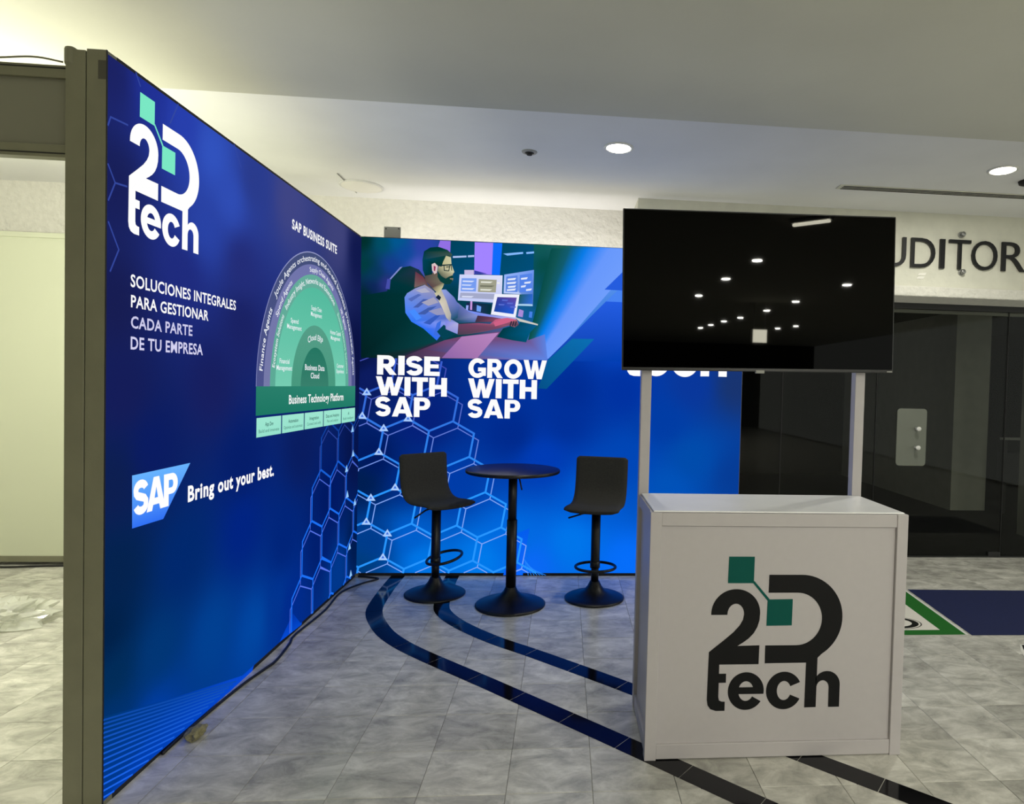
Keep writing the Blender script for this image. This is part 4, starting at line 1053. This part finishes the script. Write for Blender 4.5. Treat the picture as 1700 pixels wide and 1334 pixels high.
tag(MB().prism([(4.004, gy0 - .008), (6.2, gy0 - .03), (6.2, gy1 - .07), (4.082, gy1 + .002)], lambda u, v, d: (u, v, .0008 + .0012 * d)).build('floor_graphic', M['navy']), 'plain navy blue floor graphic in front of the glass doors', 'floor graphic')
st = thing('floor_sticker', 'black floor sticker with white edge at the right margin', 'sticker', (4.4, -1.45, 0))
MB().prism([(4.205, -1.352), (4.15, -1.43), (4.10, -1.53), (4.3, -1.66), (4.8, -1.6), (4.8, -1.35)], lambda u, v, d: (u, v, .0008 + .001 * d)).build('edge', M['sticker'], st)
MB().prism([(4.21, -1.36), (4.172, -1.425), (4.14, -1.50), (4.3, -1.6), (4.76, -1.56), (4.76, -1.365)], lambda u, v, d: (u, v, .0019 + .0006 * d)).build('face', M['black'], st)

# ------------------------------------------------------------------ sign on the wall
sg = thing('wall_sign_lettering', 'black raised letters spelling AUDITORIO above the glass doors', 'sign', (4.7, YW, 2.49))
def px_x(x): return at(x, 420, 1, YW - .02).x
zl0 = at(1513, 443, 1, YW - .02).z; zl1 = at(1513, 394, 1, YW - .02).z
rects = [('U', px_x(1466), px_x(1504.5)), ('D', px_x(1513), px_x(1553)), ('I', px_x(1561), px_x(1569)), ('T', px_x(1576), px_x(1612)), ('O', px_x(1614), px_x(1656.5)), ('R', px_x(1664), px_x(1703)),
         ('A', px_x(1418), px_x(1460)), ('I', px_x(1711), px_x(1719)), ('O', px_x(1727), px_x(1771))]
def letter3d(ch, u0, u1, v0, v1, y0, y1):
    vs, fs = text_geo(ch, -.006 if ch != 'I' else 0, 5)
    x0 = min(v[0] for v in vs); x1 = max(v[0] for v in vs); b0 = min(v[1] for v in vs); b1 = max(v[1] for v in vs)
    pts = [(u0 + (x - x0) / (x1 - x0) * (u1 - u0), v0 + (y - b0) / (b1 - b0) * (v1 - v0)) for x, y in vs]
    bm = bmesh.new(); V = [bm.verts.new((u, y0, v)) for u, v in pts]
    for f in fs:
        try: bm.faces.new([V[i] for i in f])
        except ValueError: pass
    bmesh.ops.remove_doubles(bm, verts=bm.verts, dist=1e-5)
    r = bmesh.ops.extrude_face_region(bm, geom=list(bm.faces))
    for e in r['geom']:
        if isinstance(e, bmesh.types.BMVert): e.co.y = y1
    bmesh.ops.recalc_face_normals(bm, faces=bm.faces)
    me = bpy.data.meshes.new('letter'); bm.to_mesh(me); bm.free(); me.materials.append(M['letter'])
    return me
for ch_, a, b in rects:
    link(bpy.data.objects.new('letter', letter3d(ch_, a, b, zl0, zl1, YW - .022, YW - .004)), sg)
for y_, l in ((390, 'small grey wall stud just above the letter T'), (452, 'small grey wall stud just below the letter T')):
    p = at(1595, y_, 1, YW)
    t = thing('wall_stud', l, 'stud', (p.x, YW, p.z))
    RX = Matrix.Translation((p.x, YW, p.z)) @ Matrix.Rotation(math.pi / 2, 4, 'X')
    MB().lathe([(.026, 0), (.026, .006)], 20, M=RX).build('flange', M['plate'], t)
    MB().lathe([(.012, .006), (.012, .02), (.02, .026), (.02, .04), (.012, .046)], 20, M=RX).build('knob', M['steel'], t)
p0, p1 = at(1521, 452, 1, YW), at(1537, 464, 1, YW)
pt = thing('wall_marks', 'pair of small white marks below the letter D', 'paper tag', ((p0.x + p1.x) / 2, YW, p1.z))
dz = (p0.z - p1.z)
for k in (0, 1):
    zt = p0.z - k * dz * .52
    MB().prism([(p0.x + .012 - k * .012, zt - dz * .42), (p1.x - .008 - k * .014, zt - dz * .40), (p1.x - k * .014, zt), (p0.x + .026 - k * .012, zt - .004)], lambda u, v, d: (u, YW - .0006 - .003 * d, v)).build('white_mark', M['off_white'], pt)  # thin white plate, one of two slanted strokes

# ------------------------------------------------------------------ ceiling fittings
def downlight(x, y, z, label, power, lens='lamp_glow', r=.075):
    t = thing('downlight', label, 'downlight', (x, y, z), 'ceiling downlights')
    MB().lathe([(r + .018, 0), (r + .016, -.006), (r + .004, -.008), (r, -.004)], 40, c=(x, y, z)).build('trim_ring', M['lamp_white'], t)
    MB().lathe([(r, -.0045), (r * .9, -.009), (r * .5, -.012)], 40, c=(x, y, z)).build('lens', M[lens], t)
    if power > 0:
        ld = bpy.data.lights.new('downlight_beam', 'AREA'); ld.shape = 'DISK'; ld.size = r * 2; ld.energy = power; ld.color = (1.0, .98, .88)
        lo = bpy.data.objects.new('downlight_beam', ld); col.objects.link(lo); lo.parent = t; lo.location = (0, 0, -.016)
    return t
a = at(1027, 245, 2, ZC); b = at(1665, 282, 2, ZC)
downlight(a.x, a.y, ZC, 'lit round ceiling downlight above the small round table', 10.0)
downlight(b.x, b.y, ZC, 'lit round ceiling downlight at right above the sign', 20.0)
tvn = RT.to_3x3() @ Vector((0, -1, 0))
n_ = 0
for q in ((1257, 430), (1205, 461), (1160, 489), (1406, 471), (1321, 499), (1273, 514), (1229, 526), (1202, 532), (1180, 538), (1163, 543), (1321, 540), (1291, 544)):
    p = at(*q, 1, tvc.y); d = (p - CC).normalized(); d = d - tvn * (2 * d.dot(tvn))
    t_ = (ZN - p.z) / d.z; h = p + d * t_; n_ += 1
    downlight(h.x, h.y, ZN, 'lit downlight in the hall behind the camera', HALL_LAMP, 'hall_glow', .05)
p = at(1347, 362, 1, tvc.y); d = (p - CC).normalized(); d = d - tvn * (2 * d.dot(tvn)); h = p + d * ((ZN - p.z) / d.z)
tl_ = thing('tube_lamp', 'lit fluorescent tube lamp on the hall ceiling behind the camera', 'lamp', (h.x, h.y, ZN))
RZ = Matrix.Translation((h.x, h.y, ZN)) @ Matrix.Rotation(math.radians(40), 4, 'Z')
MB().box(-.16, .16, -.04, .04, -.03, 0, b=.004, M=RZ).build('housing', M['lamp_white'], tl_)
MB().box(-.15, .15, -.018, .018, -.05, -.03, b=.008, M=RZ).build('tube', M['hall_glow'], tl_)
p = at(1260, 558, 1, tvc.y); d = (p - CC).normalized(); d = d - tvn * (2 * d.dot(tvn)); h = p + d * ((2.3 - p.z) / d.z)
lw_ = thing('hanging_light_box', 'small square light box hanging from the hall ceiling behind the camera', 'light box', (h.x, h.y, h.z + .1))
MB().box(h.x - .12, h.x + .12, h.y - .04, h.y + .04, h.z - .11, h.z + .11, b=.004).build('case', M['lamp_white'], lw_)
MB().box(h.x - .11, h.x + .11, h.y + .04, h.y + .044, h.z - .1, h.z + .1).build('lit_face', M['hall_glow'], lw_)
for x_ in (-.09, .09): MB().box(h.x + x_ - .004, h.x + x_ + .004, h.y - .004, h.y + .004, h.z + .11, ZN).build('rod', M['steel'], lw_)

p = at(879, 252, 2, ZC)
sp = thing('sprinkler_head', 'small dark sprinkler head recessed in the ceiling', 'sprinkler', (p.x, p.y, ZC))
MB().lathe([(.05, 0), (.046, -.006), (.03, -.008)], 28, c=(p.x, p.y, ZC)).build('escutcheon', M['plate'], sp)
MB().lathe([(.03, -.008), (.022, -.01), (.014, -.016), (.018, -.018), (.016, -.021)], 24, c=(p.x, p.y, ZC)).build('nozzle', M['alu_dark'], sp)
a, b = at(1390, 310, 2, ZC), at(1700, 325, 2, ZC)
ld_ = thing('linear_air_diffuser', 'long slotted air diffuser in the ceiling at right', 'air vent', ((a.x + 5.8) / 2, a.y, ZC))
y = (a.y + b.y) / 2
MB().box(a.x, 6.0, y - .045, y + .045, ZC - .006, ZC, b=.002).build('frame', M['stucco_smooth'], ld_)
for k in (-1, 0, 1): MB().box(a.x + .03, 5.97, y + k * .028 - .006, y + k * .028 + .006, ZC - .0085, ZC - .005).build('slot', M['alu_dark'], ld_)
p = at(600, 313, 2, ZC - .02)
rl = thing('ceiling_light_patch', 'flat white disc standing in for spilled light on the ceiling above the lightbox corner', 'light patch', (p.x, p.y, ZC))  # white disc added in place of a patch of spilled light
MB().lathe([(.16, 0), (.16, -.006), (.15, -.01)], 48, c=(p.x, p.y, ZC)).build('patch_rim', M['lamp_white'], rl)
MB().lathe([(.15, -.008), (.14, -.013), (.08, -.018), (.01, -.02)], 48, c=(p.x, p.y, ZC)).build('patch_disc', M['off_white'], rl)
a, b = at(560, 288, 2, ZC - .004), at(592, 320, 2, ZC - .004)
tag(MB().tube([(a.x, a.y, ZC - .004), (b.x, b.y, ZC - .004)], .004, 6).build('ceiling_edge_line', M['plate']), 'thin grey line standing in for a ceiling edge beside the light patch', 'wire')  # thin tube added to draw a ceiling edge beside the light patch
a, b = at(1690, 300, 2, ZC), at(1700, 300, 2, ZC)
dv = thing('ceiling_detector', 'dark small detector on the ceiling at the right edge', 'detector', (b.x, b.y, ZC))
MB().lathe([(.06, 0), (.055, -.02), (.03, -.03)], 28, c=(b.x + .03, b.y, ZC)).build('body', M['black'], dv)
